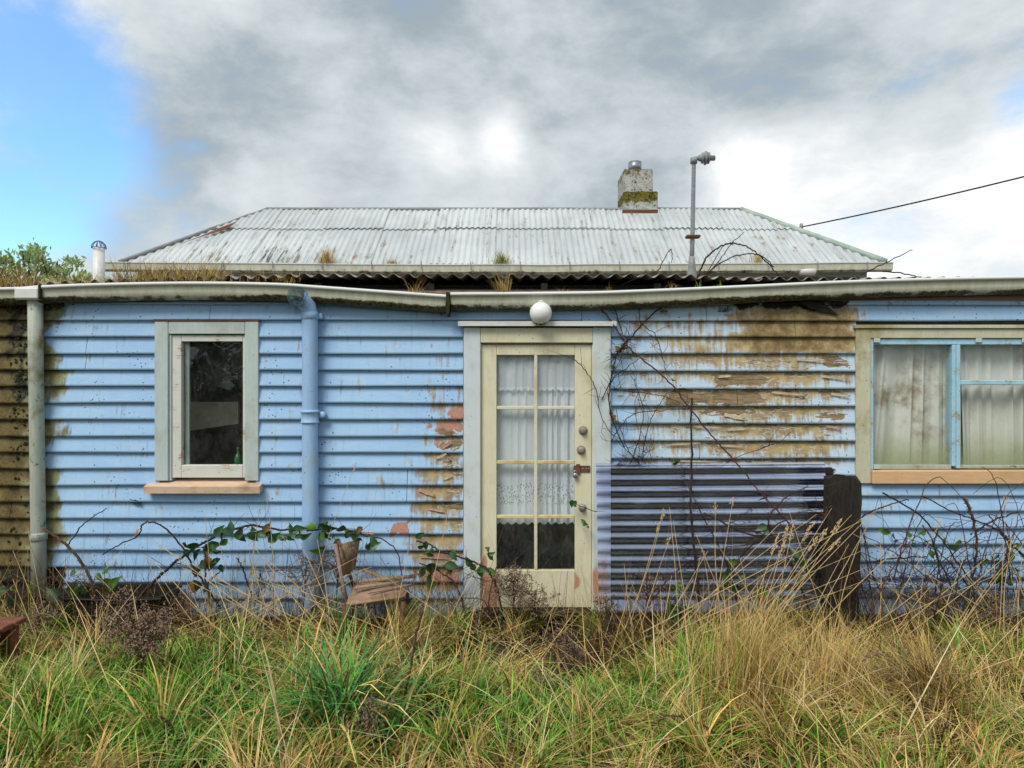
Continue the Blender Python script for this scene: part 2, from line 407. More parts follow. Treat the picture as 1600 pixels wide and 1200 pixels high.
# net curtains
def curtain(name, colr, trn, stain=0, lace=False):
    g = mk(name); p = g.pos(); x, y, z = g.sep(p)
    a = g.noise(p, 4, 5, .65); l = g.noise(p, 2.1, 3)
    col = g.mix(g.smooth(a, .4, .7) * .25, colr, tuple(v * .75 for v in colr))
    if stain:
        s1 = g.smooth(l * .6 + a * .5, .58, .72) * stain
        col = g.mix(s1, col, (.30, .20, .11)); col = g.mix(g.smooth(z + (a - .5) * .5, 1.5, 1.1) * .55, col, (.40, .42, .16))
    df = g.n('ShaderNodeBsdfDiffuse'); g.put(df.inputs[0], col)
    tl = g.n('ShaderNodeBsdfTranslucent'); g.put(tl.inputs[0], col)
    sh = g.mixs(.08, S(g, df.outputs[0]), S(g, tl.outputs[0]))
    tr = g.n('ShaderNodeBsdfTransparent')
    f = trn
    if lace:
        q = g.comb(x * 1.0, 0.0, z * 1.0)
        zz = g.math('PINGPONG', x * 42, .5) * .02
        zb = z + zz
        hole = g.smooth(g.voro(g.comb(x * 1.0, 0, z * .62), 85), .42, .30) * g.smooth(z, .845, .86) * g.smooth(z, 1.03, 1.01)
        band = g.smooth(zb, 1.715, 1.722) * g.smooth(zb, 1.765, 1.755) + g.smooth(zb, 1.045, 1.052) * g.smooth(zb, 1.075, 1.068) + g.smooth(zb, 1.14, 1.145) * g.smooth(zb, 1.17, 1.165)
        dots = g.smooth(g.voro(q, 60), .25, .4)
        f = (hole * .55 + trn - band * dots * .3 * (trn / .3)).clamp() if False else (hole * .5 + trn - band * dots * .3).clamp()
    g.out(g.mixs(f, sh, S(g, tr.outputs[0])))
curtain('net_white', (.86, .92, .98), .08, 0, True); curtain('net_valance', (.84, .89, .96), .42, 0, True); curtain('net_stained', (.88, .88, .83), .03, .9)
# clear corrugated plastic
g = mk('clear_plastic'); p = g.pos(); a = g.noise(p, 4, 5, .65); x, y, z = g.sep(p); sc = g.noise(g.comb(x * .6, y, z * 14), 10, 4, .7)
tr = g.n('ShaderNodeBsdfTransparent'); tr.inputs[0].default_value = (.70, .74, .96, 1)
gl = g.n('ShaderNodeBsdfGlossy'); gl.inputs['Roughness'].default_value = .13; gl.inputs[0].default_value = (.74, .82, 1, 1)
fc = g.n('ShaderNodeLayerWeight'); fc.inputs[0].default_value = .5; fres = g.math('POWER', S(g, fc.outputs['Facing']), 1.3) * 4.3 + .015
sh = g.mixs(g.math('MINIMUM', fres * (.6 + .8 * a), .75), S(g, tr.outputs[0]), S(g, gl.outputs[0]))
g.out(g.mixs(g.smooth(a * .5 + sc * .5, .52, .72) * .20 + .012, sh, g.bsdf((.46, .50, .74), .5)))
# plain ones
def plain(name, colr, rough=.7, var=.3, scale=12, spec=.3, metal=0, trans=0):
    g = mk(name); p = g.pos(); a = g.noise(p, scale, 5, .65)
    col = g.mix(g.smooth(a, .3, .7), tuple(v * (1 - var) for v in colr), tuple(min(1, v * (1 + var)) for v in colr))
    sh = g.bsdf(col, rough, g.bump(a, .3, .004), spec=spec, metal=metal)
    if trans:
        tl = g.n('ShaderNodeBsdfTranslucent'); g.put(tl.inputs[0], col); sh = g.mixs(trans, sh, S(g, tl.outputs[0]))
    g.out(sh)
plain('interior', (.05, .045, .04)); plain('interior_wall', (.10, .09, .075)); plain('void', (.006, .006, .005)); plain('globe', (.78, .79, .80), .18, .03)
plain('moss_dark', (.03, .03, .01), .95, .6, 40); plain('steel', (.30, .32, .34), .35, .25, 20, metal=.8); plain('wire', (.10, .12, .13), .5); plain('wire_green', (.08, .16, .17), .5)
plain('cable', (.015, .015, .015), .6); plain('stem_dark', (.030, .016, .014), .75, .5, 30); plain('stem_brown', (.075, .042, .028), .8, .5, 30); plain('stem_red', (.08, .028, .028), .7, .5, 30)
plain('leaf', (.028, .085, .025), .38, .5, 25, .5, trans=.2); plain('leaf_light', (.09, .20, .03), .45, .4, 25, .4, trans=.25); plain('leaf_old', (.16, .09, .03), .6, .5, 25)
plain('tree_leaf', (.36, .46, .20), .5, .5, 8, trans=.25); plain('hedge_leaf', (.035, .06, .02), .6, .5, 6); plain('bark', (.10, .075, .05), .9)
plain('weed_head', (.25, .17, .12), .9, .45, 60); plain('weed_dark', (.07, .04, .03), .9, .4, 60); plain('seed', (.52, .38, .21), .8, .3, 40); plain('straw', (.50, .37, .18), .7, .3, 20)
plain('bottle', (.02, .16, .05), .15, .2, 4, .6); plain('shelf_board', (.58, .52, .40), .7, .15); plain('litter', (.14, .085, .045), .95, .6, 60)
g = mk('grass'); c, _ = g.attr('Col'); tl = g.n('ShaderNodeBsdfTranslucent'); g.put(tl.inputs[0], c)
g.out(g.bsdf(c, .55, spec=.3))
g = mk('ground'); p = g.pos(); a = g.noise(p, 6, 6, .7); l = g.noise(p, .35, 4, .6)
col = g.mix(g.smooth(a, .4, .65), (.022, .017, .010), (.055, .042, .02)); col = g.mix(g.smooth(l, .4, .6) * .3, col, (.04, .055, .015))
g.out(g.bsdf(col, .95, g.bump(a, .8, .04)))

# ------------------------------------------------------------------ ground
def gz(x, y):
    x = np.asarray(x, float); y = np.asarray(y, float)
    near = np.exp(-((y + 1.6) / 4.0) ** 2)
    dip = .10 * np.exp(-(((x - .35) / .65) ** 2 + ((y + .75) / .45) ** 2)) + .06 * np.exp(-(((x + 2.9) / .5) ** 2 + ((y + .45) / .3) ** 2))
    return ((fbm(x * .9 + 30, y * .9 + 30, 3) - .5) * .20 - dip) * near - .03
xs = np.concatenate([[-900, -300, -80, -25, -12], np.linspace(-8, 8, 81), [12, 25, 80, 300, 900]])
ys = np.concatenate([[-900, -300, -80, -25, -12], np.linspace(-8, 5, 66), [12, 25, 80, 300, 900]])
gx, gy = np.meshgrid(xs, ys); V = np.stack([gx, gy, gz(gx, gy)], -1).reshape(-1, 3)
nx = len(xs); q = [(j * nx + i, j * nx + i + 1, (j + 1) * nx + i + 1, (j + 1) * nx + i) for j in range(len(ys) - 1) for i in range(nx - 1)]
tag(link('ground', npmesh('ground', V, q, M['ground'], smooth=True)), kind='structure')

# ------------------------------------------------------------------ the house
house = thing('weatherboard_house', 'derelict pale blue weatherboard house with low lean-to and grey iron roof', 'house')
XW0, XW1 = -6.2, 6.4
# masks are painted in facade coordinates (photo pixels on the y = 0 plane)
def ell(px, py, cx, cy, rx, ry): return np.exp(-(((px - cx) / rx) ** 2 + ((py - cy) / ry) ** 2) ** 1.6)
def box_(px, py, x0, x1, y0, y1, sx=8, sy=2.5):
    s = lambda t: 1 / (1 + np.exp(-np.clip(t, -40, 40)))
    return s((px - x0) / sx * 2) * s((x1 - px) / sx * 2) * s((py - y0) / sy * 2) * s((y1 - py) / sy * 2)
PEEL = [  # x0,x1,y0,y1 bare wood on the boards right of the door
 (1160, 1245, 560, 568), (1270, 1328, 558, 574), (1105, 1205, 584, 606), (1200, 1332, 582, 589), (975, 1002, 616, 627), (1028, 1190, 610, 633), (1190, 1332, 611, 618),
 (1085, 1180, 636, 646), (1130, 1160, 646, 656), (1258, 1324, 643, 655), (1045, 1168, 663, 668), (1258, 1322, 680, 685), (1025, 1170, 690, 696), (1040, 1332, 717, 722), (1030, 1070, 566, 572), (1180, 1330, 664, 668), (960, 1010, 690, 694),
 (680, 724, 672, 683), (683, 724, 686, 706), (694, 712, 710, 731), (690, 724, 736, 744), (682, 724, 788, 803), (690, 724, 762, 768), (660, 724, 866, 871), (640, 680, 835, 838), (700, 724, 815, 822)]
PINK = [(700, 724, 634, 657), (676, 724, 658, 674), (681, 692, 684, 700), (655, 688, 765, 771), (613, 638, 815, 834), (560, 585, 829, 833), (664, 716, 893, 914), (655, 720, 866, 872)]
MOULD_DARK = [(694, 710, 712, 732), (700, 712, 738, 758), (690, 724, 732, 737), (675, 724, 758, 762), (670, 724, 784, 789), (660, 724, 809, 815), (1130, 1180, 466, 487), (1180, 1310, 462, 483), (940, 1330, 466, 474), (15, 90, 466, 486), (20, 44, 486, 640), (100, 340, 464, 470), (0, 110, 885, 960)]  # black mould, a dark hole, and dark strips under laps and gutter
def masks(px, py, rowtop, rowbot):
    px = np.asarray(px, float); py = np.asarray(py, float); n = fbm(px / 38, py / 38, 3)
    tr = (py - rowtop) / (rowbot - rowtop)
    al = np.zeros_like(px)
    edge = 96 + 80 * (n - .5) + 26 * (vn(px * 0 + 3.3, rowbot / 11) - .5) * 2
    al = np.maximum(al, 1 / (1 + np.exp((px - edge) / 9)) * (.80 + .35 * (1 - tr)))
    al = np.maximum(al, 1.15 * box_(px, py, -20, 54, 400, 1000, 16, 9)); al = np.maximum(al, .25 + .10 * (1 - tr) + 0 * px); al = np.maximum(al, .44 * box_(px, py, 120, 245, 820, 965, 40, 40))
    nn = (fbm(px / 30 + 7, py / 16, 3) - .5) * 90
    al = np.maximum(al, .92 * box_(px + nn, py, 1135, 1345, 478, 553, 24, 4)); al = np.maximum(al, .62 * box_(px, py, 1060, 1160, 496, 556, 30, 6))
    al = np.maximum(al, box_(px, py, 1060, 1336, 552, 730, 60, 8) * (1.0 - .55 * tr)); al = np.maximum(al, .68 * box_(px, py, 955, 1340, 485, 735, 40, 8) * (1 - .5 * tr))
    gx0 = 668 - .10 * (py - 520)
    al = np.maximum(al, (.40 + .50 * np.clip((py - 520) / 250, 0, 1)) * box_(px, py, gx0, 730, 505, 925, 20, 8) * (1.1 - .5 * tr))
    al = np.maximum(al, .34 * box_(px, py, -400, 725, 905, 965, 60, 14)); al = np.maximum(al, .40 * box_(px, py, 1335, 1470, 800, 960, 50, 16)); al = np.maximum(al, .30 * box_(px, py, 1335, 2000, 850, 960, 50, 16))
    al = np.maximum(al, .42 * box_(px, py, 1340, 2000, 460, 484, 20, 4)); al = np.maximum(al, .5 * box_(px, py, 1505, 1560, 484, 500, 20, 4))
    al = np.maximum(al, .45 * box_(px, py, 570, 690, 746, 760, 20, 3))
    pe = np.zeros_like(px); pk = np.zeros_like(px); mo = np.zeros_like(px)
    wx = px + (fbm(px / 21 + 4, py / 7, 3) - .5) * 60; wy = py + (fbm(px / 26 + 40, py / 12 + 3, 3) - .5) * 13
    for a in PEEL: pe = np.maximum(pe, box_(wx, wy, *a, 15, 3.0))
    wx = px + (fbm(px / 8 + 4, py / 6, 3) - .5) * 36; wy = py + (fbm(px / 9 + 40, py / 7 + 3, 3) - .5) * 22
    for a in PINK: pk = np.maximum(pk, box_(wx, wy, *a, 6, 3.0))
    pe = np.maximum(pe, .42 * box_(px, py, 975, 1336, 555, 740, 60, 12)); pe = np.maximum(pe, .46 * box_(px, py, 676, 724, 650, 920, 20, 20))
    mx = px + (fbm(px / 14 + 71, py / 14, 3) - .5) * 46; my = py + (fbm(px / 17 + 5, py / 9 + 60, 3) - .5) * 18
    for a in MOULD_DARK: mo = np.maximum(mo, .85 * box_(mx, my, *a, 12, 4))
    mo = np.maximum(mo, (.62 - .25 * tr) * box_(px, py, 2, 48, 640, 960, 14, 20)); mo = np.maximum(mo, (.52 - .3 * tr) * box_(px, py, -300, 105, 480, 960, 30, 20)); mo = np.maximum(mo, 1.25 * box_(px + (fbm(px / 25, py / 25, 2) - .5) * 30, py + (fbm(px / 30 + 8, py / 30, 2) - .5) * 8, 950, 1300, 729, 935, 12, 3))  # mould at the left; boards blackened in the outline behind the plastic sheet
    mo = np.maximum(mo, .66 * box_(px, py, 655, 730, rowtop - 1, rowtop + 6, 24, 3.0) * (py > 640)); mo = np.maximum(mo, .60 * box_(px, py, 985, 1336, rowtop - 1, rowtop + 3.5, 60, 2.0) * (py > 550))  # dark bands along the board tops on both sides of the door
    mo = np.maximum(mo, .35 * np.clip((py - 890) / 70, 0, 1)); mo = np.maximum(mo, .58 * box_(px, py, -900, 3000, rowtop - 6, rowtop + 1.2, 30, 1.6)); mo = np.maximum(mo, .60 * box_(px, py, 955, 1336, rowtop - 6, rowtop + 2.6, 30, 2.0))  # dirt at the wall foot; lap lines mix grime with painted shade
    return np.stack([al, pe, mo, pk], -1)
walls = part('wall', house)
def board(px0, px1, top, bot, sag=0.0, twist=0.0):
    """one weatherboard: bottom edge at `bot`, lapped under the one above at `top` (photo rows on the facade)"""
    wd = (px1 - px0) / 205.0; n = max(4, int(wd / .016)); u = np.linspace(0, 1, n)
    lv = np.array([0, .12, .3, .5, .7, .88, 1.0])
    A, B = np.meshgrid(u, lv, indexing='ij')
    pxa = px0 + (px1 - px0) * A
    wav = (vn(pxa / 160 + bot, pxa * 0 + bot * .37) - .5) * 1.6 + sag * np.sin(A * math.pi)
    pya = bot + wav + (top - 4.5 - bot) * B
    x = (pxa - 800) / FP * CD; z = CZ + (600 - pya) / FP * CD
    y = -.037 + .031 * B + (vn(pxa / 60 + 9, pya / 14) - .5) * .003 + twist * (A - .5) * (1 - B)
    V = np.stack([x, y, z], -1).reshape(-1, 3)
    m = masks(pxa, np.clip(pya, top, bot), top, bot).reshape(-1, 4)
    L = len(lv); q = [(i * L + j, (i + 1) * L + j, (i + 1) * L + j + 1, i * L + j + 1) for i in range(n - 1) for j in range(L - 1)]
    k = len(V)   # underside strip back to the wall, plus the two end grains
    Vb = V[0::L].copy(); Vb[:, 1] = .0; V = np.concatenate([V, Vb]); m = np.concatenate([m, m[0::L] * [1, 1, 1, .5]])
    q += [(i * L, k + i, k + i + 1, (i + 1) * L) for i in range(n - 1)]
    e = len(V); Ve = V[[L - 1, (n - 1) * L + L - 1]].copy(); Ve[:, 1] = 0; V = np.concatenate([V, Ve]); m = np.concatenate([m, m[[L - 1, n * L - 1]]])
    q += [(0, L - 1, e, k), ((n - 1) * L, k + n - 1, e + 1, n * L - 1)]
    return link('weatherboard', npmesh('weatherboard', V, q, M['board'], m), walls)
PXL, PXR = -470, 2110
rowsL = [464, 476.5, 501, 527.5, 553.3, 578.7, 603.7, 629.7, 655.5, 681.5, 706.5, 731.5, 757.6, 783.5, 808.5, 833.5, 859, 884, 908.5, 934.5, 962]
rowsR = [460, 477.5, 502, 527, 553, 580.5, 608, 634.5, 662, 688.5, 716, 742, 768, 794, 820, 846, 872.5, 899, 926, 954]
rowsW = [748, 774, 798, 824.6, 850, 876, 902, 931, 958]
def split(a, b, cuts):
    out = []; s = a
    for c in sorted(cuts):
        if a + 30 < c < b - 30: out.append((s, c)); s = c + .8
    out.append((s, b)); return out
cutsL = {553.3: [138], 578.7: [137], 757.6: [637], 783.5: [636], 808.5: [20], 884: [450], 859: [640], 706.5: [-60], 629.7: [-90], 908.5: [610], 501: [330]}
for i in range(1, len(rowsL)):
    t, b = rowsL[i - 1], rowsL[i]
    segs = [(PXL, 724)] if not (t > 495 and b < 770) else [(PXL, 252), (402, 724)]
    if b < 505: segs = [(PXL, 903)] if i == 1 else [(PXL, 908)]
    for s in segs:
        for a, c in split(*s, cutsL.get(b, [])): board(a, c, t, b)
cutsR = {502: [1102], 527: [1240], 477.5: [1420], 634.5: [1150]}
for i in range(1, len(rowsR)):
    t, b = rowsR[i - 1], rowsR[i]
    s = (953, 1336)
    if i == 1: s = (904, PXR)
    elif i == 2: s = (909, PXR)
    for a, c in split(*s, cutsR.get(b, [rng.uniform(1000, 1300)] if rng.random() < .25 else [])): board(a, c, t, b)
for i in range(1, len(rowsW)):
    for a, c in split(1337, PXR, [rng.uniform(1450, 1900)] if rng.random() < .4 else []): board(a, c, rowsW[i - 1], rowsW[i])
for i in range(3, 12):     # beyond the big window
    board(1768, PXR, rowsR[i - 1], rowsR[i])
# solid wall behind the boards with real openings, the inside of the room
def wallpiece(x0, x1, z0, z1, y0=.0, y1=.09): return MB().box(x0, x1, y0, y1, z0, z1, 0)
def X(px): return (px - 800) / 205.13
def Z(py): return CZ + (600 - py) / 205.13
zt, zb = Z(452), -.25
wl = MB()
for a in ((XW0, X(262), zb, zt), (X(395), X(745), zb, zt), (X(262), X(395), Z(512), zt), (X(262), X(395), zb, Z(752)), (X(745), X(932), Z(530), zt), (X(745), X(932), zb, Z(950)),
          (X(932), X(1352), zb, zt), (X(1352), X(1752), Z(528), zt), (X(1352), X(1752), zb, Z(740)), (X(1752), XW1, zb, zt)):
    wl.box(a[0], a[1], .001, .09, a[2], a[3], 0)
wl.build('wall_frame', M['interior'], walls)
LEAN = 3.7
rm = MB(); rm.box(XW0, XW1, LEAN, LEAN + .1, -.3, 2.9, 0); rm.box(XW0, XW0 + .08, .09, LEAN, -.3, 2.7, 0); rm.box(XW1 - .08, XW1, .09, LEAN, -.3, 2.7, 0)
rm.box(XW0, XW1, .09, LEAN, 2.46, 2.48, 0)
rm.build('inner_wall', M['interior_wall'], walls)
MB().box(XW0, XW1, .09, LEAN, -.3, .06, 0).build('floor', M['interior'], house)
rm = MB(); rm.box(X(600), X(606), .09, LEAN, .06, 2.46, 0); rm.box(X(1180), X(1186), .09, LEAN, .06, 2.46, 0)
rm.build('partition', M['interior_wall'], walls)

# ---- strips with masks (casings)
def strip(name, m, parent, x0, x1, z0, z1, y0, y1, fn=None, rot=0):
    nx_ = max(2, int((x1 - x0) / .02)); nz_ = max(2, int((z1 - z0) / .02))
    mb = MB()
    bm = bmesh.new(); bmesh.ops.create_cube(bm, size=1)
    for v in bm.verts: v.co = ((x0 + x1) / 2 + v.co.x * (x1 - x0), (y0 + y1) / 2 + v.co.y * (y1 - y0), (z0 + z1) / 2 + v.co.z * (z1 - z0))
    bmesh.ops.bevel(bm, geom=list(bm.edges), offset=min(.003, .2 * (y1 - y0)), segments=1, affect='EDGES')
    nlong = max(nx_, nz_)
    if nz_ > nx_:
        for k in range(1, nz_):
            zc = z0 + (z1 - z0) * k / nz_; bmesh.ops.bisect_plane(bm, geom=list(bm.verts) + list(bm.edges) + list(bm.faces), plane_co=(0, 0, zc), plane_no=(0, 0, 1))
    for k in range(1, nx_ if nx_ < 40 else 40):
        xc = x0 + (x1 - x0) * k / (nx_ if nx_ < 40 else 40); bmesh.ops.bisect_plane(bm, geom=list(bm.verts) + list(bm.edges) + list(bm.faces), plane_co=(xc, 0, 0), plane_no=(1, 0, 0))
    me = bpy.data.meshes.new(name); bmesh.ops.recalc_face_normals(bm, faces=list(bm.faces)); bm.to_mesh(me); bm.free(); me.materials.append(m)
    co = np.array([v.co[:] for v in me.vertices])
    cols = np.zeros((len(co), 4)); cols[:, 3] = 1
    if fn is not None:
        px = 800 + co[:, 0] * 205.13; py = 600 - (co[:, 2] - CZ) * 205.13
        r = fn(px, py); cols[:, :len(r)] = np.stack(r, -1)
    ca = me.color_attributes.new('Col', 'FLOAT_COLOR', 'POINT'); ca.data.foreach_set('color', cols.astype(np.float32).ravel())
    return link(name, me, parent)
def bx(name, m, parent, px0, px1, py0, py1, y0, y1, bev=.004):
    return MB().box(X(px0), X(px1), y0, y1, Z(py1), Z(py0), bev).build(name, M[m], parent)

# ---- small window
w1 = part('window', house); tag(w1, 'small dark window with pale grey surround')
fr1 = part('casing', w1)
def sub(name, m, parent, *a, **k): return bx(name, m, parent, *a, **k)
bx('casing_board', 'casing_grey', w1, 246, 267, 503, 750, -.045, .0); bx('casing_board', 'casing_grey', w1, 386, 407, 503, 750, -.045, .0)
bx('casing_board', 'casing_grey', w1, 267.3, 385.7, 503, 522.5, -.043, .0)
bx('head_flashing', 'rust', w1, 244, 409, 499.5, 502.8, -.05, .0, .002)
bpy.data.objects.remove(fr1)
s1 = MB()
s1.box(X(271), X(285.5), -.022, .03, Z(746), Z(524)); s1.box(X(381), X(385.5), -.022, .03, Z(746), Z(524)); s1.box(X(285.6), X(380.9), -.022, .03, Z(534), Z(524)); s1.box(X(285.6), X(380.9), -.022, .03, Z(746), Z(726))
s1.build('sash', M['sash_white'], w1)
s1 = MB(); s1.box(X(267.5), X(270.8), -.03, .08, Z(750), Z(523), .002); s1.box(X(385.6), X(389), .0, .08, Z(750), Z(523), .002); s1.box(X(271), X(385), .031, .08, Z(523.5), Z(518), .002)
s1.build('jamb', M['casing_grey'], w1)
s1 = MB(); s1.box(X(286), X(292.5), .031, .05, Z(728), Z(534), .002); s1.build('inner_stop', M['casing_grey'], w1)
MB().box(X(285), X(381.5), .006, .010, Z(727), Z(533.5), 0).build('pane', M['glass_clean'], w1)
sl = MB(); a, b = X(235), X(413); zc = Z(766)
sl.add([(a, -.095, Z(768)), (b, -.095, Z(768)), (b, .08, Z(762)), (a, .08, Z(762)), (a, -.098, Z(757.5)), (b, -.098, Z(757.5)), (b, .08, Z(747)), (a, .08, Z(747))],
       [(0, 1, 5, 4), (1, 2, 6, 5), (2, 3, 7, 6), (3, 0, 4, 7), (4, 5, 6, 7), (3, 2, 1, 0)])
sl.build('sill', M['sill_wood'], w1)

# ---- door
dr = part('door', house); tag(dr, 'cream half-glazed door with eight panes and pale blue surround')
gr = lambda px, py: (.25 * (np.asarray(py) > 900), np.clip(np.maximum(.75 * box_(px, py, 918, 960, 860, 960, 12, 30), .5 * box_(px, py, 930, 953, 800, 900, 10, 30)), 0, 1), 0 * px)
strip('casing_board', M['casing_blue'], dr, X(725), X(751), Z(952), Z(512.5), -.05, 0, lambda px, py: (.42 * box_(px, py, 720, 752, 900, 960, 10, 20), .45 * box_(px, py, 735, 760, 930, 960, 8, 12), 0 * px))
strip('casing_board', M['casing_blue'], dr, X(925.3), X(953), Z(952), Z(512.5), -.05, 0, gr)
strip('casing_head', M['door_cream'], dr, X(751.4), X(925), Z(536), Z(513), -.047, .0, lambda px, py: (.3 + 0 * px, 0 * px, 0 * px))
sl = MB(); sl.add([(X(717), -.095, Z(511)), (X(961), -.095, Z(511)), (X(961), .0, Z(508)), (X(717), .0, Z(508)), (X(717), -.095, Z(504)), (X(961), -.095, Z(504)), (X(961), .0, Z(500.5)), (X(717), .0, Z(500.5))],
       [(0, 1, 5, 4), (1, 2, 6, 5), (2, 3, 7, 6), (3, 0, 4, 7), (4, 5, 6, 7), (3, 2, 1, 0)])
sl.build('head_flashing', M['flashing'], dr)
dm = lambda px, py: (.22 + .25 * box_(px, py, 752, 925, 536, 560, 20, 8), 1.0 * np.maximum(np.maximum(box_(px, py, 752, 786, 890, 950, 10, 10), box_(px, py, 858, 906, 892, 922, 14, 8)), box_(px, py, 752, 762, 860, 950, 6, 12)), 0 * px)
strip('stile', M['door_cream'], dr, X(753), X(776), Z(948), Z(539), -.018, .025, dm); strip('stile', M['door_cream'], dr, X(898), X(923.5), Z(948), Z(539), -.018, .025, dm)
strip('rail', M['door_cream'], dr, X(776.2), X(897.8), Z(555), Z(539), -.0175, .025, dm); strip('rail', M['door_cream'], dr, X(776.2), X(897.8), Z(948), Z(890), -.0175, .025, dm)
for j, pyb in enumerate((637, 722, 807)):
    for x0, x1 in ((776.4, 834.2), (840, 897.6)):
        bx('glazing_bar', 'bar_cream' if j == 0 else 'bar_lichen', dr, x0, x1, pyb - 2.6, pyb + 2.6, -.016, .015, .003)
bx('glazing_bar', 'bar_cream', dr, 834.6, 839.6, 555.2, 889.8, -.017, .016, .003)
ry = [555, 637, 722, 807, 890]
for j in range(4):
    for x0, x1 in ((776, 836.8), (837.4, 898)):
        o = MB().box(X(x0) + .001, X(x1) - .001, .003, .007, Z(ry[j + 1]) + .001, Z(ry[j]) - .001, 0).build('pane', M['glass_door'], dr)
        o.rotation_euler = (0, 0, 0)
bx('jamb', 'door_cream', dr, 746, 752.6, 537, 950, -.03, .09, .002); bx('jamb', 'door_cream', dr, 924, 931, 537, 950, -.03, .09, .002); bx('jamb', 'door_cream', dr, 752.8, 923.8, 530, 538.4, -.001, .09, .002)
bx('threshold', 'dark_wood', dr, 748, 930, 949.5, 958, -.11, .09); bx('kick_board', 'dark_wood', dr, 752, 925, 958.5, 985, -.06, .05)
def knob(px, py, r, name='lock'):
    c = P(px, py, -.018)
    MB().lathe([(r, 0), (r, -.006), (r * .78, -.010), (r * .62, -.024), (r * .7, -.030), (r * .52, -.036), (.002, -.037)], c, 'Y', 18).build(name, M['brass'], dr, True)
knob(911, 672.5, .034); knob(908, 703, .034); knob(910, 793, .030, 'lock_plate')
hp = part('hasp', dr)
bx('hasp_plate', 'rust', hp, 896, 921.5, 727, 737.5, -.026, -.0185, .002); bx('hasp_plate', 'rust', hp, 899.5, 906, 724.5, 740, -.034, -.0265, .002)
for q_ in (911, 916, 920): MB().lathe([(.006, 0), (.005, -.004), (.001, -.005)], P(q_, 732, -.0262), 'Y', 8).build('rivet', M['grey_metal'], hp)

pl = thing('padlock', 'small silver padlock hanging from the hasp on the cream door', 'padlock')
c = P(899, 743, -.04)
MB().lathe([(.001, -.012), (.018, -.012), (.021, -.008), (.021, .008), (.018, .012), (.001, .012)], c, 'Y', 16).build('body', M['steel'], pl, True)
MB().tube([c + Vector((.012 * math.cos(a), 0, .016 + .020 * math.sin(a))) for a in [math.pi * k / 8 for k in range(9)]], .004, 6).build('shackle', M['steel'], pl, True)

# ---- big window
w2 = part('window', house); tag(w2, 'wide window with bright blue sashes and stained net curtains')
cm = lambda px, py: (.22 * box_(px, py, 1320, 1370, 500, 780, 10, 10) + .30 * (1 - box_(px, py, 1340, 2000, 500, 780, 12, 10)) + .4 * box_(px, py, 1330, 1400, 500, 540, 20, 8), 0 * px, .5 * box_(px, py, 1328, 1337, 560, 760, 4, 20))
strip('casing_board', M['casing_cream'], w2, X(1333), X(1356), Z(754), Z(514.5), -.046, 0, cm)
strip('casing_board', M['casing_cream'], w2, X(1748), X(1771), Z(754), Z(514.5), -.046, 0, None)
strip('casing_head', M['casing_cream'], w2, X(1356.3), X(1747.7), Z(529), Z(514.5), -.044, 0, cm)
strip('head_flashing', M['casing_cream'], w2, X(1330), X(1775), Z(514), Z(508.5), -.06, 0, lambda px, py: (.35 + .4 * box_(px, py, 1320, 1400, 500, 520, 20, 8), .3 + 0 * px, 0 * px))
def tb(name, *a, m='trim_blue', **k): return bx(name, m, w2, *a, **k)
tb('frame', 1356.5, 1361.5, 529.5, 733, -.034, .05); tb('frame', 1742, 1747.5, 529.5, 733, -.034, .05); tb('frame', 1361.7, 1741.8, 529.5, 539, -.03, .05); tb('frame', 1484, 1490, 539.2, 728, -.03, .05); tb('frame', 1620, 1626, 539.2, 728, -.03, .05)
tb('sash_rail', 1362, 1483.8, 726, 733, -.022, .03, m='pipe_pale'); tb('sash_rail', 1496.5, 1619, 726.5, 731.5, -.022, .03, m='pipe_pale'); tb('sash_rail', 1626.5, 1741.5, 726.5, 731.5, -.022, .03)
tb('sash_stile', 1490.2, 1496.2, 539.2, 731, -.036, .02)
tb('transom', 1496.5, 1619.5, 594, 601.5, -.034, .03); tb('transom', 1626.3, 1741.5, 594, 601.5, -.034, .03)
for a in ((1362, 1484, 539, 727), (1496, 1620, 539, 595), (1496, 1620, 601, 727), (1626, 1742, 539, 595), (1626, 1742, 601, 727)):
    MB().box(X(a[0]), X(a[1]), .004, .008, Z(a[3]), Z(a[2]), 0).build('pane', M['glass_dirty'], w2)
for q_ in ((1366, 533), (1366, 729), (1524, 533), (1596, 533)):
    MB().box(X(q_[0] - 5), X(q_[0] + 5), -.045, -.0345 if q_[0] < 1370 else -.0305, Z(q_[1] + 3), Z(q_[1] - 4), .004).build('hinge', M['casing_grey'], w2)
bx('sill', 'sill_peach', w2, 1356.4, 1747.6, 733.5, 754.5, -.07, .05, .006)
tb('inner_sill', 1356, 1748, 746, 750, .051, .16, m='casing_grey')

# ---- curtains (hang inside, things of their own)
def cloth(name, m, parent, px0, px1, py0, py1, y, folds, amp, bottom=None, slant=0.0, seed=0, vary=None, nz_=14):
    n = 120; V = []; F = []
    for i in range(n + 1):
        u = i / n
        for j in range(nz_ + 1):
            v = j / nz_
            a = amp * (vary(u) if vary else 1)
            ph = folds * 2 * math.pi * (u + .08 * math.sin(u * 5 + seed) + .03 * math.sin(u * 17 + seed)) + seed
            yy = y + a * (math.sin(ph) + .35 * math.sin(ph * 2.3 + v)) * (.65 + .35 * v)
            pb = py1 + (bottom(u) if bottom else 0)
            px = px0 + (px1 - px0) * u + slant * v * (1 - u) ** 1.5
            V.append((X(px), yy, Z(py0 + (pb - py0) * v)))
    k = nz_ + 1
    F = [(i * k + j, (i + 1) * k + j, (i + 1) * k + j + 1, i * k + j + 1) for i in range(n) for j in range(nz_)]
    return link(name, npmesh(name, V, F, M[m], smooth=True), parent)
cd = thing('net_curtain', 'white net curtain with lace bands behind the cream door glass', 'curtain')
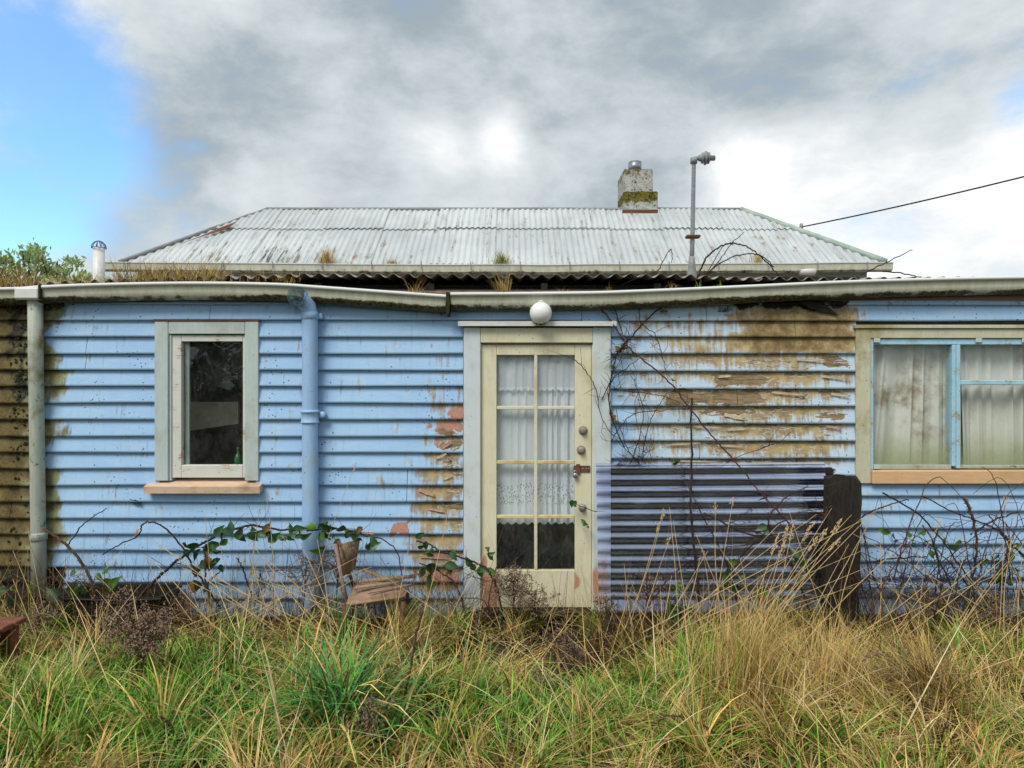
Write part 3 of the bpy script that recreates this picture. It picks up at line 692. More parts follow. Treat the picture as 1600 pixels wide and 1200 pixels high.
vf = lambda u: .15 + .9 * math.exp(-((u - .42) / .1) ** 2) + .95 * (1 / (1 + math.exp(-(u - .60) * 30)))
cloth('curtain_panel', 'net_white', cd, 768, 908, 548, 818, .060, 11, .015, lambda u: 4 * abs(math.sin(u * math.pi * 11)), 0, 1.2, vf, 20)
cloth('valance', 'net_valance', cd, 768, 908, 547, 608, .034, 9, .006, lambda u: 3 * abs(math.sin(u * math.pi * 16)), 0, .4, None, 8)
MB().tube([(X(760), .05, Z(550)), (X(916), .05, Z(550))], .004, 6).build('curtain_wire', M['grey_metal'], cd)
cw = thing('net_curtain', 'stained net curtain behind the left pane of the wide window', 'curtain', 'stained window curtains')
cloth('curtain_panel', 'net_stained', cw, 1352, 1493, 534, 745, .095, 5, .040, None, -30, 2.0, lambda u: 1.1 - .75 * u)
cw = thing('net_curtain', 'mildewed net curtain behind the divided pane of the wide window', 'curtain', 'stained window curtains')
cloth('curtain_panel', 'net_stained', cw, 1514, 1628, 534, 745, .095, 6, .032, lambda u: -14 * math.exp(-u * 9), 6, .3, lambda u: .5 + .6 * u)
cloth('curtain_panel', 'net_stained', cw, 1486, 1512, 534, 742, .09, 1.6, .02, None, 0, 1.3)
cw = thing('net_curtain', 'net curtain at the far right of the wide window', 'curtain', 'stained window curtains')
cloth('curtain_panel', 'net_stained', cw, 1630, 1748, 534, 745, .12, 7, .02, None, 0, 2.3)

# ---- things inside the small window
bd = thing('shelf_board', 'pale board slanting across behind the small dark window', 'board')
pr = [P(250, 628, .55), P(372, 628, .55), P(372, 662, .55), P(250, 680, .55)]
MB().prism([(v.x, v.z) for v in pr], .55, .58).build('board', M['shelf_board'], bd)
MB().tube([P(362, 660, .57), P(384, 712, .57)], .008, 6).build('brace', M['dark_wood'], bd)
bt = thing('bottle', 'green glass bottle standing inside the small window', 'bottle')
c = P(372, 724, .13); MB().lathe([(.026, 0), (.030, .012), (.030, .09), (.022, .115), (.010, .13), (.0095, .165), (.012, .168), (.012, .178), (.004, .179)], (c.x, c.y, Z(738)), 'Z', 16).build('glass', M['bottle'], bt, True)
bx('inner_sill', 'casing_grey', w1, 262, 395, 738, 745, .081, .2)

# ---- gutters
def gutter(pts, label, endcap=False):
    pts = smooth_pts([P(a, b, -.155) for a, b in pts], 26)
    prof = [(-.030, .010), (-.030, -.085), (-.050, -.104), (-.085, -.112), (-.122, -.104), (-.140, -.085), (-.148, -.055), (-.153, -.012), (-.166, -.008), (-.169, .002), (-.162, .010), (-.150, .006)]
    V = []; cols = []
    for i, p in enumerate(pts):
        for k, (a, b) in enumerate(prof):
            wob = (vn(p.x * 3, k * .1) - .5) * .004
            V.append((p.x, a + wob, p.z + b - .006))
            moss = .05 + 1.0 * max(0, min(1, (-b - .045) / .05)) * (k < 8)
            moss *= .75 + .6 * (vn(p.x * 1.7, 3.0) - .3)
            cols.append((moss, 1.0 if k >= 8 else 0, 0, 1))
    L = len(prof); F = [(i * L + j, (i + 1) * L + j, (i + 1) * L + j + 1, i * L + j + 1) for i in range(len(pts) - 1) for j in range(L - 1)]
    o = link('gutter', npmesh('gutter', V, F, M['gutter'], cols, True), house)
    md = o.modifiers.new('thick', 'SOLIDIFY'); md.thickness = .003; md.offset = 1
    tag(o, label)
    # litter lying in it
    mb = MB(); V = []; F = []
    for i, p in enumerate(pts):
        h = .012 * (vn(p.x * 6, 1.0) - .35)
        V += [(p.x, -.035, p.z - .005 + h), (p.x, -.09, p.z + h), (p.x, -.145, p.z - .012 + h)]
    F = [(i * 3 + j, (i + 1) * 3 + j, (i + 1) * 3 + j + 1, i * 3 + j + 1) for i in range(len(pts) - 1) for j in range(2)]
    link('litter', npmesh('litter', V, F, M['litter']), o)
    return o, pts
gl_, _ = gutter([(-470, 455), (-250, 452), (0, 450.5), (62, 447.5), (150, 444), (300, 441.5), (430, 443.5), (500, 448), (600, 455), (698, 462)], 'sagging mossy gutter left of the door')
gr_, _ = gutter([(704, 458.5), (900, 457), (1000, 454), (1150, 447.5), (1300, 440.5), (1450, 435.5), (1600, 432.5), (1850, 429), (2110, 428)], 'gutter rising to the right above the wide window')
# open end of the sagging gutter: black mouldy bracket
e = P(700, 466, -.10)
MB().prism([(e.x - .006, e.z + .04), (e.x + .014, e.z + .035), (e.x + .020, e.z - .05), (e.x + .010, e.z - .13), (e.x - .004, e.z - .135), (e.x - .014, e.z - .08)], -.172, -.02).build('joint_strap', M['moss_dark'], gl_)
for q_ in (62, ):
    e = P(q_, 455, -.17); MB().box(e.x - .008, e.x + .008, -.180, -.02, e.z - .06, e.z + .045, .003).build('joint_strap', M['moss_dark'], gl_)
e0, e1 = P(22, 449, -.178), P(61, 467, -.178)
MB().box(e0.x, e1.x, -.186, -.04, e1.z - .004, e0.z, .012).build('outlet_box', M['white_metal'], gl_)
e = P(55, 472, -.10); MB().lathe([(.045, -.07), (.05, -.02), (.055, .03)], (e.x, -.10, e.z - .01), 'Z', 12).build('outlet', M['pipe_pale'], gl_)
MB().box(XW0, XW1, -.028, -.002, Z(474), Z(455), .003).build('fascia_board', M['fascia'], house)
# ---- downpipes
dp = part('downpipe', house); tag(dp, 'pale stained downpipe at the left end')
MB().tube([P(55, 470, -.10), P(56, 560, -.095), P(58, 700, -.09), P(60, 834, -.09), P(61, 930, -.09)], [.050, .050, .050, .050, .052], 16).build('pipe', M['pipe_pale'], dp, True)
e = P(60, 838, -.09); MB().lathe([(.052, -.03), (.060, -.025), (.060, .02), (.053, .03)], e, 'Z', 16).build('collar', M['pipe_pale'], dp, True)
dp = part('downpipe', house); tag(dp, 'pale blue downpipe with open top and wire mesh')
cx = X(484)
pts = [P(467, 466, -.17), P(474, 470, -.14), P(481, 477, -.115), P(484, 487, -.10), P(484.5, 520, -.095), P(484.5, 660, -.095), P(485, 800, -.095), P(485, 945, -.095)]
MB().tube(pts, [.062, .062, .060, .058, .058, .058, .060, .060], 20, cap=False).build('pipe', M['pipe_blue'], dp, True)
e = P(484.5, 650, -.095)
MB().lathe([(.058, -.055), (.068, -.052), (.070, -.044), (.064, -.038), (.064, .022), (.072, .028), (.072, .038), (.066, .044), (.058, .046)], e, 'Z', 24).build('collar', M['pipe_blue'], dp, True)
e2 = P(506, 648, -.04); MB().lathe([(.004, -.05), (.024, -.05), (.026, -.03), (.022, .03), (.004, .03)], (e2.x, -.045, e2.z), 'Y', 14).build('bracket', M['pipe_blue'], dp, True)
b = MB(); b.box(cx + .03, e2.x, -.075, -.045, e2.z - .022, e2.z + .026, .006); b.build('bracket_arm', M['pipe_blue'], dp)
e = P(484, 493, -.098); MB().lathe([(.058, -.03), (.063, -.028), (.063, .022), (.058, .026)], e, 'Z', 22).build('collar', M['pipe_blue'], dp, True)
b = MB(); b.box(cx + .04, X(508), -.085, -.03, Z(500), Z(491), .006); b.build('bracket', M['pipe_blue'], dp)
ww = thing('wire_ball', 'crumpled wire mesh stuffed into the open end of the blue downpipe', 'wire mesh')
mb = MB(); c = P(465, 464, -.185); rr = random.Random(4)
for k in range(26):
    ax = Vector((rr.gauss(0, 1), rr.gauss(0, 1), rr.gauss(0, 1))).normalized(); u = ax.orthogonal().normalized(); w = ax.cross(u); R0 = rr.uniform(.04, .078)
    mb.tube([c + ax * .02 * rr.uniform(-1, 1) + Vector(((u * math.cos(t) + w * math.sin(t)) * R0)) * Vector((1, 1, .9)).length / 1.68 for t in [2 * math.pi * j / 14 for j in range(15)]], .0013, 4, False)
mb.build('wire', M['wire_green'], ww)

# ---- lean-to roof
roof1 = part('lean_to_roof', house); tag(roof1, 'low lean-to roof of rusty corrugated iron')
PIT = .112
def corr(x0, x1, zfun, y0, y1, slope, pit, amp, ny=2, yhi=None, dips=0):
    n = int((x1 - x0) / pit * 8) + 1; xs_ = np.linspace(x0, x1, n); V = []; F = []
    for x in xs_:
        hi = y1 if yhi is None else min(y1, yhi(x))
        for j in range(ny + 1):
            yy = y0 + (max(hi, y0 + .001) - y0) * j / ny
            V.append((x, yy, zfun(x) + slope * (yy - y0) + amp * math.cos(2 * math.pi * x / pit)))
    k = ny + 1; F = [(i * k + j, (i + 1) * k + j, (i + 1) * k + j + 1, i * k + j + 1) for i in range(n - 1) for j in range(ny)]
    return V, F
def edge_py(px):   # height of the sheet's lower edge along the eave, as photographed
    return float(np.interp(px, [-470, 0, 150, 350, 500, 700, 900, 1000, 1040, 1090, 1200, 1300, 1400, 1600, 2110], [448, 444, 437, 431, 428, 429.5, 430, 428, 426.5, 429, 433, 435.5, 434.5, 433.5, 431]))
xx = XW0; k = 0
while xx < XW1 - .1:
    x1 = min(xx + PIT * 8, XW1); dzz = rng.uniform(-.006, .008)
    zf = lambda x: P(0, edge_py(800 + x * FP / 5.14), -.06).z - .012 + dzz
    V, F = corr(xx, x1 + .02, zf, -.06 + rng.uniform(-.02, .02), LEAN + .05, math.tan(R(4.2)), PIT, .0155, 6)
    o = link('roof_sheet', npmesh('roof_sheet', V, F, M['iron_lean'], smooth=True), roof1); md = o.modifiers.new('t', 'SOLIDIFY'); md.thickness = .0025
    xx = x1; k += 1
for i in range(15):
    x = XW0 + .4 + i * .86
    MB().box(x, x + .05, -.02, LEAN, 2.485, 2.545, 0).build('rafter', M['dark_wood'], roof1)
MB().box(XW0, XW1, .12, .17, 2.484, 2.552, 0).build('batten', M['dark_wood'], roof1)
MB().box(X(1205), X(1340), -.03, .02, Z(443.5), Z(433), .003).build('batten', M['dark_wood'], roof1)
# ---- main block and roof
Y1 = 3.6; D1 = CD + Y1; K1 = D1 / FP
ZE = CZ + (600 - 411.5) * K1; XL, XR = (186 - 800) * K1, (1384 - 800) * K1; RUN = 1.4; RISE = 1.04; YR = Y1 + RUN; ZR = ZE + RISE
mbk = part('main_block', house)
mw = MB(); mw.box(XL + .18, XR - .18, Y1 + .12, Y1 + 2 * RUN - .12, -.3, ZE - .02, 0); mw.build('upper_wall', M['house_green'], mbk)
MB().box(XL + .05, XR - .05, Y1 + .02, Y1 + 2 * RUN - .02, ZE - .055, ZE - .03, .003).build('soffit', M['house_green'], mbk)
gx0, gx1 = (165 - 800) * K1, (1388 - 800) * K1
gs = MB(); prof = [(.06, .045), (.06, -.055), (-.03, -.075), (-.075, -.05), (-.085, .03), (-.095, .034), (-.095, .045), (-.08, .045)]
nseg = 40; cols = []
for i in range(nseg + 1):
    x = gx0 + (gx1 - gx0) * i / nseg; zz = ZE - .045 + (-.03 * math.sin(math.pi * i / nseg) + .012 * (vn(i * .4, 2.0) - .5))
    for a, b_ in prof: gs.v.append((x, Y1 - .03 + a, zz + b_)); cols.append((.05 + .5 * (b_ < -.04), 1 if b_ > .03 else .25, 0, 1))
L = len(prof); F = [(i * L + j, (i + 1) * L + j, (i + 1) * L + j + 1, i * L + j + 1) for i in range(nseg) for j in range(L - 1)] + [tuple(range(L)), tuple(nseg * L + j for j in range(L))]
gs.f = F; o = gs.build('gutter', M['gutter'], mbk); ca = o.data.color_attributes.new('Col', 'FLOAT_COLOR', 'POINT'); ca.data.foreach_set('color', np.array(cols, np.float32).ravel())
for i in range(16):
    x = gx0 + .3 + i * .63; MB().box(x, x + .012, Y1 - .128, Y1 - .126, ZE - .10, ZE + .0, 0).build('gutter_clip', M['grey_metal'], mbk)
roof2 = part('main_roof', house); tag(roof2, 'hipped main roof of weathered grey corrugated iron')
def hip(x):  # run available at x before the hips cut it
    return min(RUN, (x - XL) * 1.0, (XR - x) * 1.0)
PM = .080; SW = PM * 10
def slope_sheet(x0, x1, t0, t1, lift, front=True):
    n = max(2, int((x1 - x0) / PM * 8)); V = []; F = []; NJ = 4
    ok = False
    for i in range(n + 1):
        x = x0 + (x1 - x0) * i / n
        lo = t0 * RUN; hi = max(lo, min(t1 * RUN, hip(x)))
        if hi > lo: ok = True
        for j in range(NJ + 1):
            r_ = lo + (hi - lo) * j / NJ
            if j == 0 and t0 == 0: r_ -= .05
            y = Y1 + r_ if front else Y1 + 2 * RUN - r_
            V.append((x, y, ZE + RISE * r_ / RUN + .011 * math.cos(2 * math.pi * x / PM) + lift + .02 * (vn(x * .8, r_ * 1.2) - .5)))
    if not ok: return
    k = NJ + 1; F = [(i * k + j, (i + 1) * k + j, (i + 1) * k + j + 1, i * k + j + 1) for i in range(n) for j in range(NJ)]
    o = link('roof_sheet', npmesh('roof_sheet', V, F, M['iron_main'], smooth=True), roof2); return o
x = XL; k = 0
while x < XR:
    x1 = min(x + SW, XR)
    for fr_ in (True, False):
        slope_sheet(x, x1 + (PM * .6 if x1 < XR else 0), 0, .61, rng.uniform(-.004, .004) + .012 * (k % 2), fr_)
        slope_sheet(x, x1 + (PM * .6 if x1 < XR else 0), .585, 1.0, .016 + rng.uniform(-.003, .008) + .012 * (k % 2), fr_)
    x = x1; k += 1
for sx, xe in ((1, XL), (-1, XR)):       # hip ends
    V = []; n = int(2 * RUN / PM * 8); F = []
    for i in range(n + 1):
        y = Y1 + 2 * RUN * i / n; r_ = min(y - Y1, Y1 + 2 * RUN - y)
        for j in range(4):
            q_ = r_ * j / 3; V.append((xe + sx * q_, y, ZE + RISE * q_ / RUN + .011 * math.cos(2 * math.pi * y / PM)))
    F = [(i * 4 + j, (i + 1) * 4 + j, (i + 1) * 4 + j + 1, i * 4 + j + 1) for i in range(n) for j in range(3)]
    link('hip_end', npmesh('hip_end', V, F, M['iron_main'], smooth=True), roof2)
RL, RR_ = Vector((XL + RUN, YR, ZR)), Vector((XR - RUN, YR, ZR))
def capbar(a, b_, nm, m, r=.035):
    a = Vector(a); b_ = Vector(b_); pts = [a.lerp(b_, i / 12) + Vector((0, 0, .016 + .010 * (vn(i * .7, 5.0) - .5))) for i in range(13)]
    MB().tube(pts, r, 10).build(nm, M[m], roof2, True)
capbar(RL, RR_, 'ridge_cap', 'grey_metal', .028); capbar((XL, Y1, ZE), RL, 'hip_cap', 'grey_metal', .026); capbar((XR, Y1, ZE), RR_, 'hip_cap', 'cap_green', .042)
capbar((XL, Y1 + 2 * RUN, ZE), RL, 'hip_cap', 'grey_metal', .03); capbar((XR, Y1 + 2 * RUN, ZE), RR_, 'hip_cap', 'cap_green', .03)
# lifted, rusted sheet corner at the left
def onroof(px, py, up=0.012):
    # intersection of the sight line with the front slope
    a = (px - 800) / FP; b_ = (600 - py) / FP; s_ = RISE / RUN
    # z = CZ + b*(CD+y) ; z = ZE + s*(y-Y1)
    y = (CZ + b_ * CD - ZE + s_ * Y1) / (s_ - b_); return Vector((a * (CD + y), y, CZ + b_ * (CD + y) + up))
fl_ = MB(); A = [onroof(372, 354), onroof(350, 361), onroof(312, 374), onroof(278, 386), onroof(318, 373), onroof(356, 363)]
A = [v + Vector((0, -.02, u)) for v, u in zip(A, (.06, .05, .02, .012, .016, .03))]
fl_.add(A, [(0, 1, 5), (1, 2, 4, 5), (2, 3, 4)]); fl_.build('lifted_sheet_edge', M['rust'], roof2)
# ---- chimney
ch = part('chimney', house); tag(ch, 'mossy rendered chimney with steel flue')
YC = YR - .12
def chim(name, px0, px1, py0, py1, y0, y1, moss):
    a, b_ = P(px0, py1, y0), P(px1, py0, y0)
    bm = bmesh.new(); bmesh.ops.create_cube(bm, size=1)
    for v in bm.verts: v.co = ((a.x + b_.x) / 2 + v.co.x * (b_.x - a.x), (y0 + y1) / 2 + v.co.y * (y1 - y0), (a.z + b_.z) / 2 + v.co.z * (b_.z - a.z))
    bmesh.ops.bevel(bm, geom=list(bm.edges), offset=.012, segments=2, affect='EDGES')
    bmesh.ops.subdivide_edges(bm, edges=[e for e in bm.edges if e.calc_length() > .1], cuts=9, use_grid_fill=True)
    me = bpy.data.meshes.new(name)
    for v in bm.verts: v.co += Vector([(rng.random() - .5) * .008 for _ in range(3)])
    bm.to_mesh(me); bm.free(); me.materials.append(M['render_moss'])
    zz = np.array([v.co.z for v in me.vertices]); t = (zz - zz.min()) / (np.ptp(zz)); xt = np.array([v.co.x for v in me.vertices]); cols = np.zeros((len(zz), 4)); cols[:, 0] = moss(t, xt)
    ca = me.color_attributes.new('Col', 'FLOAT_COLOR', 'POINT'); ca.data.foreach_set('color', cols.astype(np.float32).ravel())
    return link(name, me, ch)
chim('stack', 975, 1020, 264, 336, YC + .02, YC + .62, lambda t, x: .34 + .3 * (t > .85))
chim('shoulder', 974.5, 1028, 299, 328, YC, YC + .58, lambda t, x: .42 + .75 * np.clip((t - .25) * 1.4, 0, 1))
a, b_ = P(971, 336, YC - .02), P(1030, 327, YC - .02)
MB().box(a.x, b_.x, YC - .03, YC + .66, a.z - .05, b_.z, .006).build('flashing', M['flashing'], ch)
MB().box(a.x + .01, b_.x - .02, YC - .033, YC - .031, b_.z - .06, b_.z - .005, 0).build('rust_patch', M['rust'], ch)
c = P(992, 264, YC + .3); MB().lathe([(.10, -.05), (.10, .10), (.085, .10), (.085, -.02)], c, 'Z', 20).build('flue', M['steel'], ch, True)
# ---- vent pipe
vp = part('vent_pipe', house); tag(vp, 'white plastic vent pipe with wire cage')
a, b_ = P(155, 440, .8), P(154.5, 388, .8)
MB().tube([a + Vector((0, 0, -.3)), b_], .046, 18).build('pipe', M['white_metal'], vp, True)
mb = MB()
for k in range(5):
    t = k * math.pi / 5; u = Vector((math.cos(t), math.sin(t), 0))
    mb.tube([b_ + u * .058 * math.cos(q_) + Vector((0, 0, .065 * math.sin(q_) - .0)) for q_ in [math.pi * j / 10 for j in range(11)]], .0035, 5)
mb.tube([b_ + Vector((.058 * math.cos(q_), .058 * math.sin(q_), .002)) for q_ in [2 * math.pi * j / 18 for j in range(19)]], .0035, 5)
mb.build('wire_cage', M['wire'], vp)
# ---- floodlight / fitting under the right eave
e = P(1262, 425, Y1 - .0); MB().lathe([(.02, -.14), (.05, -.13), (.055, -.02), (.055, .06), (.02, .08)], (e.x, Y1 - .06, e.z), 'X', 14).build('eave_fitting', M['white_metal'], mbk, True)
# rotten shard hanging below the gutter
sh = MB(); rr = random.Random(3)
pts = [(1238, 470), (1250, 468), (1272, 474), (1292, 482), (1306, 494), (1298, 491), (1290, 490), (1280, 489), (1272, 485), (1262, 484), (1254, 478)]
sh.prism([(X(a), Z(b)) for a, b in pts], -.05, -.034); sh.build('rotten_board_end', M['dark_wood'], house)
sh = MB(); sh.prism([(X(a), Z(b)) for a, b in [(938, 480), (946, 481), (964, 502), (957, 501)]], -.036, -.028); sh.build('loose_batten', M['pipe_blue'], house)

nail = MB().lathe([(.0055, 0), (.0055, -.002), (.003, -.0035), (.0006, -.004)], (0, 0, 0), 'Y', 8).mesh('nail_head', M['rust'])
for rows, x0s in ((rowsL, (-60, 40, 150, 225, 425, 520, 610, 705)), (rowsR, (972, 1060, 1150, 1240, 1322))):
    for b in rows[2:-2]:
        for xq in x0s:
            if rng.random() < .55:
                o = link('nail_head', nail, walls); o.location = (X(xq + rng.uniform(-3, 3)), -.030, Z(b - 5.5))
# ---- curled flakes of paint standing off the boards
def flake(px, py, w, h, ang, m, curl=1.0):
    n = 6; V = []; F = []
    for i in range(n + 1):
        u = i / n
        for j in range(4):
            v = j / 3 - .5
            wid = h * (1 - .75 * abs(u - .45)) * (1 + .25 * math.sin(i * 2.1 + px))
            V.append(((u - .5) * w, -.006 - curl * (.010 * (u * u) + .012 * abs(v)), v * wid))
    F = [(i * 4 + j, (i + 1) * 4 + j, (i + 1) * 4 + j + 1, i * 4 + j + 1) for i in range(n) for j in range(3)]
    me = npmesh('paint_flake', V, F, M[m], smooth=True); o = link('paint_flake', me, walls)
    o.location = (X(px), -.024, Z(py)); o.rotation_euler = (0, R(ang), 0); md = o.modifiers.new('t', 'SOLIDIFY'); md.thickness = .0015; return o
for a in ((1145, 651, .15, .035, 12, 'flake_pale'), (1130, 588, .10, .02, -5, 'flake_pale'), (1265, 563, .22, .018, 3, 'flake_pale'), (1300, 590, .20, .016, 6, 'flake_pale'), (1230, 615, .26, .016, 5, 'flake_pale'), (1310, 617, .14, .018, 8, 'flake_pale'),
          (1105, 667, .22, .014, 2, 'flake_pale'), (1150, 670, .16, .014, -4, 'flake_pale'), (1065, 693, .26, .016, -3, 'flake_pale'), (1140, 696, .20, .012, 2, 'flake_pale'), (1090, 720, .28, .012, 1, 'flake_pale'), (1195, 722, .22, .012, 1, 'flake_pale'), (1300, 667, .12, .016, 5, 'flake_pink'),
          (668, 769, .13, .028, 20, 'flake_pink'), (700, 745, .08, .02, -30, 'flake_pale'), (690, 712, .09, .018, -25, 'flake_pale'), (685, 796, .14, .022, 10, 'flake_pink'), (680, 869, .22, .02, 2, 'flake_pink'), (698, 695, .09, .03, -35, 'flake_pink'), (575, 831, .12, .018, 2, 'flake_pink'), (215, 783, .09, .03, 12, 'dark_wood')):
    flake(*a)

# ------------------------------------------------------------------ things on the house
gll = thing('globe_lamp', 'white glass globe lamp above the cream door', 'lamp')
c = P(845, 489, -.12); r = .084
MB().lathe([(.004, -r)] + [(r * math.cos(t), r * math.sin(t)) for t in [-math.pi / 2 + math.pi * (k + 1) / 18 for k in range(17)]] + [(.004, r)], c, 'Z', 32).build('globe', M['globe'], gll, True)
MB().lathe([(.05, -.028), (.05, .05), (.035, .075)], (c.x, -.03, c.z), 'Y', 20).build('base', M['white_metal'], gll, True) if False else MB().lathe([(.048, -.002), (.048, -.03), (.036, -.045)], (c.x, -.024, c.z), 'Y', 20).build('base', M['white_metal'], gll, True)
MB().lathe([(.034, .070), (.036, .086), (.030, .094), (.012, .098)], c, 'Z', 18).build('cap', M['white_metal'], gll, True)
mb = MB(); rr = random.Random(8)
for k in range(26):
    t = rr.uniform(0, 2 * math.pi); ph = rr.uniform(-1.55, -1.0)
    q_ = c + Vector((math.cos(t) * math.cos(ph), math.sin(t) * math.cos(ph), math.sin(ph))) * r
    bm = bmesh.new(); bmesh.ops.create_icosphere(bm, subdivisions=1, radius=rr.uniform(.003, .008)); mb.bm(bm, Matrix.Translation(q_))
tag(mb.build('dirt_spots', M['moss_dark'], gll), kind='stuff')

an = thing('service_mast', 'thin galvanised pipe mast rising from the lean-to roof right of the chimney', 'mast')
ya = 1.0; pa = [P(1080, 436, ya), P(1082, 370, ya), P(1084, 260, ya), P(1084, 251, ya), P(1086, 247.5, ya), P(1095, 247, ya)]
MB().tube(pa, [.021, .020, .018, .019, .020, .018], 12).build('pole', M['grey_metal'], an, True)
MB().lathe([(.032, -.02), (.032, .03)], P(1084, 252, ya), 'Z', 12).build('elbow', M['grey_metal'], an, True)
MB().lathe([(.022, -.03), (.03, -.02), (.03, 0), (.05, .004), (.05, .012), (.03, .016), (.03, .026), (.062, .030), (.062, .042), (.035, .046), (.035, .055), (.052, .058), (.052, .068), (.024, .075), (.024, .12), (.012, .125)], P(1096, 247, ya), 'X', 18).build('head_fitting', M['grey_metal'], an, True)
e = P(1082, 370, ya); MB().box(e.x - .06, e.x + .065, ya - .04, ya + .035, e.z - .012, e.z + .012, .004).build('clamp', M['rust'], an)
e = P(1081, 425, ya); MB().lathe([(.05, -.14), (.045, -.02), (.032, .06), (.028, .14)], e, 'Z', 14).build('lead_flashing', M['grey_metal'], an, True)

pw = thing('power_line', 'black overhead cable rising to the right from the roof hip', 'cable')
a, b_ = onroof(1252, 358, .03), P(1600, 262, 2.2); b2 = a.lerp(b_, 2.4)
MB().tube([a.lerp(b2, t) - Vector((0, 0, .10 * 4 * t * (1 - t))) for t in [i / 20 for i in range(21)]], .009, 6).build('wire', M['cable'], pw)
MB().lathe([(.02, -.04), (.03, 0), (.02, .05)], a, 'Z', 8).build('anchor', M['grey_metal'], pw)

MB().tube([(X(1335), -.09, Z(909)), (X(1500), -.095, Z(911)), (X(2100), -.09, Z(908))], .024, 12).build('low_pipe', M['pipe_blue'], house, True)
# ------------------------------------------------------------------ clear plastic sheet and rotten post
cs = thing('plastic_sheet', 'clear corrugated plastic sheet leaning against the wall right of the door', 'sheet')
V = []; NXs = 30; zt_, zb_ = Z(722), Z(920); NZs = int((zt_ - zb_) / .083 * 12)
for i in range(NXs + 1):
    u = i / NXs; x = X(929) + (X(1281) - X(929)) * u
    for j in range(NZs + 1):
        v = j / NZs; z = zt_ + (zb_ - zt_) * v + .02 * u * (1 - v) - .012 * u
        V.append((x, -.085 - .16 * v - .012 * math.sin(u * 3) + .0135 * math.cos(2 * math.pi * (zt_ - z + .012 * u) / .083), z))
k = NZs + 1; F = [(i * k + j, (i + 1) * k + j, (i + 1) * k + j + 1, i * k + j + 1) for i in range(NXs) for j in range(NZs)]
link('corrugated_panel', npmesh('corrugated_panel', V, F, M['clear_plastic'], smooth=True), cs)
ps = thing('rotten_post', 'black rotten timber post propped beside the plastic sheet', 'post')
def rough_plank(px0, px1, pyt, pyb, y0, y1, lean, seed):
    rr = random.Random(seed); V = []; n = 24
    for i in range(n + 1):
        t = i / n
        py = pyb + (pyt - pyb) * t
        a = X(px0) + lean * t + .006 * (vn(i * .6, seed) - .5); b = X(px1) + lean * t + .010 * (vn(i * .5, seed + 9) - .5) * 2
        for x, y in ((a, y0), ((2 * a + b) / 3, y0 - .004), ((a + 2 * b) / 3, y0 - .002), (b, y0), (b, y1), (a, y1)):
            zz = Z(py) + (rr.uniform(-.05, .01) if i == n else 0)
            V.append((x, y + .006 * (vn(x * 30, i * .3) - .5), zz))
    F = [(i * 6 + j, i * 6 + (j + 1) % 6, (i + 1) * 6 + (j + 1) % 6, (i + 1) * 6 + j) for i in range(n) for j in range(6)] + [tuple(n * 6 + j for j in range(6))]
    mb = MB(); mb.add(V, F); return mb
rough_plank(1258, 1289, 732, 960, -.32, -.25, .03, 1).build('plank', M['dark_wood'], ps); rough_plank(1288.5, 1310, 737, 960, -.305, -.23, .02, 2).build('plank', M['dark_wood'], ps)

# ------------------------------------------------------------------ broken chair, black tub, red bench
chr_ = thing('broken_chair', 'broken tan vinyl chair slumped in the weeds left of the door', 'chair')
def slab(pts, th, m, name, parent, rad=.012):
    """a soft-edged panel through four corner points, thickness th"""
    p0, p1, p2, p3 = [Vector(p) for p in pts]; n = (p1 - p0).cross(p3 - p0).normalized()
    bm = bmesh.new()
    vs = [bm.verts.new(q) for q in (p0, p1, p2, p3)] + [bm.verts.new(q + n * th) for q in (p0, p1, p2, p3)]
    for f in ((0, 1, 2, 3), (7, 6, 5, 4), (0, 4, 5, 1), (1, 5, 6, 2), (2, 6, 7, 3), (3, 7, 4, 0)): bm.faces.new([vs[i] for i in f])
    bmesh.ops.recalc_face_normals(bm, faces=list(bm.faces)); bmesh.ops.bevel(bm, geom=list(bm.edges), offset=rad, segments=3, affect='EDGES')
    mb = MB(); mb.bm(bm); return mb.build(name, M[m], parent, True)
slab([P(541, 951, -.62), P(633, 938, -.58), P(640, 918, -.28), P(552, 922, -.28)], .045, 'vinyl_tan', 'seat', chr_, .016)
slab([P(556, 925, -.30), P(632, 919, -.30), P(628, 906, -.16), P(560, 908, -.16)], .02, 'card_tan', 'torn_padding', chr_, .006)
slab([P(527, 905, -.34), P(552, 889, -.20), P(560, 843, -.14), P(524, 852, -.28)], .03, 'card_tan', 'backrest', chr_, .01)
for q_ in ([(552, 931, -.5), (622, 921, -.36), (628, 917, -.34), (556, 926, -.46)], [(560, 921, -.34), (650, 912, -.24), (648, 907, -.22), (562, 915, -.32)], [(575, 938, -.56), (642, 925, -.44), (644, 921, -.42), (580, 934, -.54)], [(600, 915, -.28), (566, 900, -.2), (568, 896, -.19), (606, 910, -.26)]):
    slab([P(a_, b_ - 9, c_) for a_, b_, c_ in q_], .012, 'card_tan' if rng.random() < .6 else 'fascia', 'broken_slat', chr_, .003)
for a, b in ((P(538, 945, -.6), P(540, 1000, -.62)), (P(630, 940, -.57), P(628, 990, -.58)), (P(556, 925, -.27), P(528, 845, -.28)), (P(636, 925, -.27), P(640, 975, -.25)), (P(553, 925, -.27), P(552, 975, -.27))):
    MB().tube([a, b], .013, 8).build('leg', M['rust'], chr_, True)
MB().tube([P(524, 850, -.30), P(534, 905, -.36), P(541, 940, -.4)], .014, 8).build('back_post', M['fascia'], chr_, True)

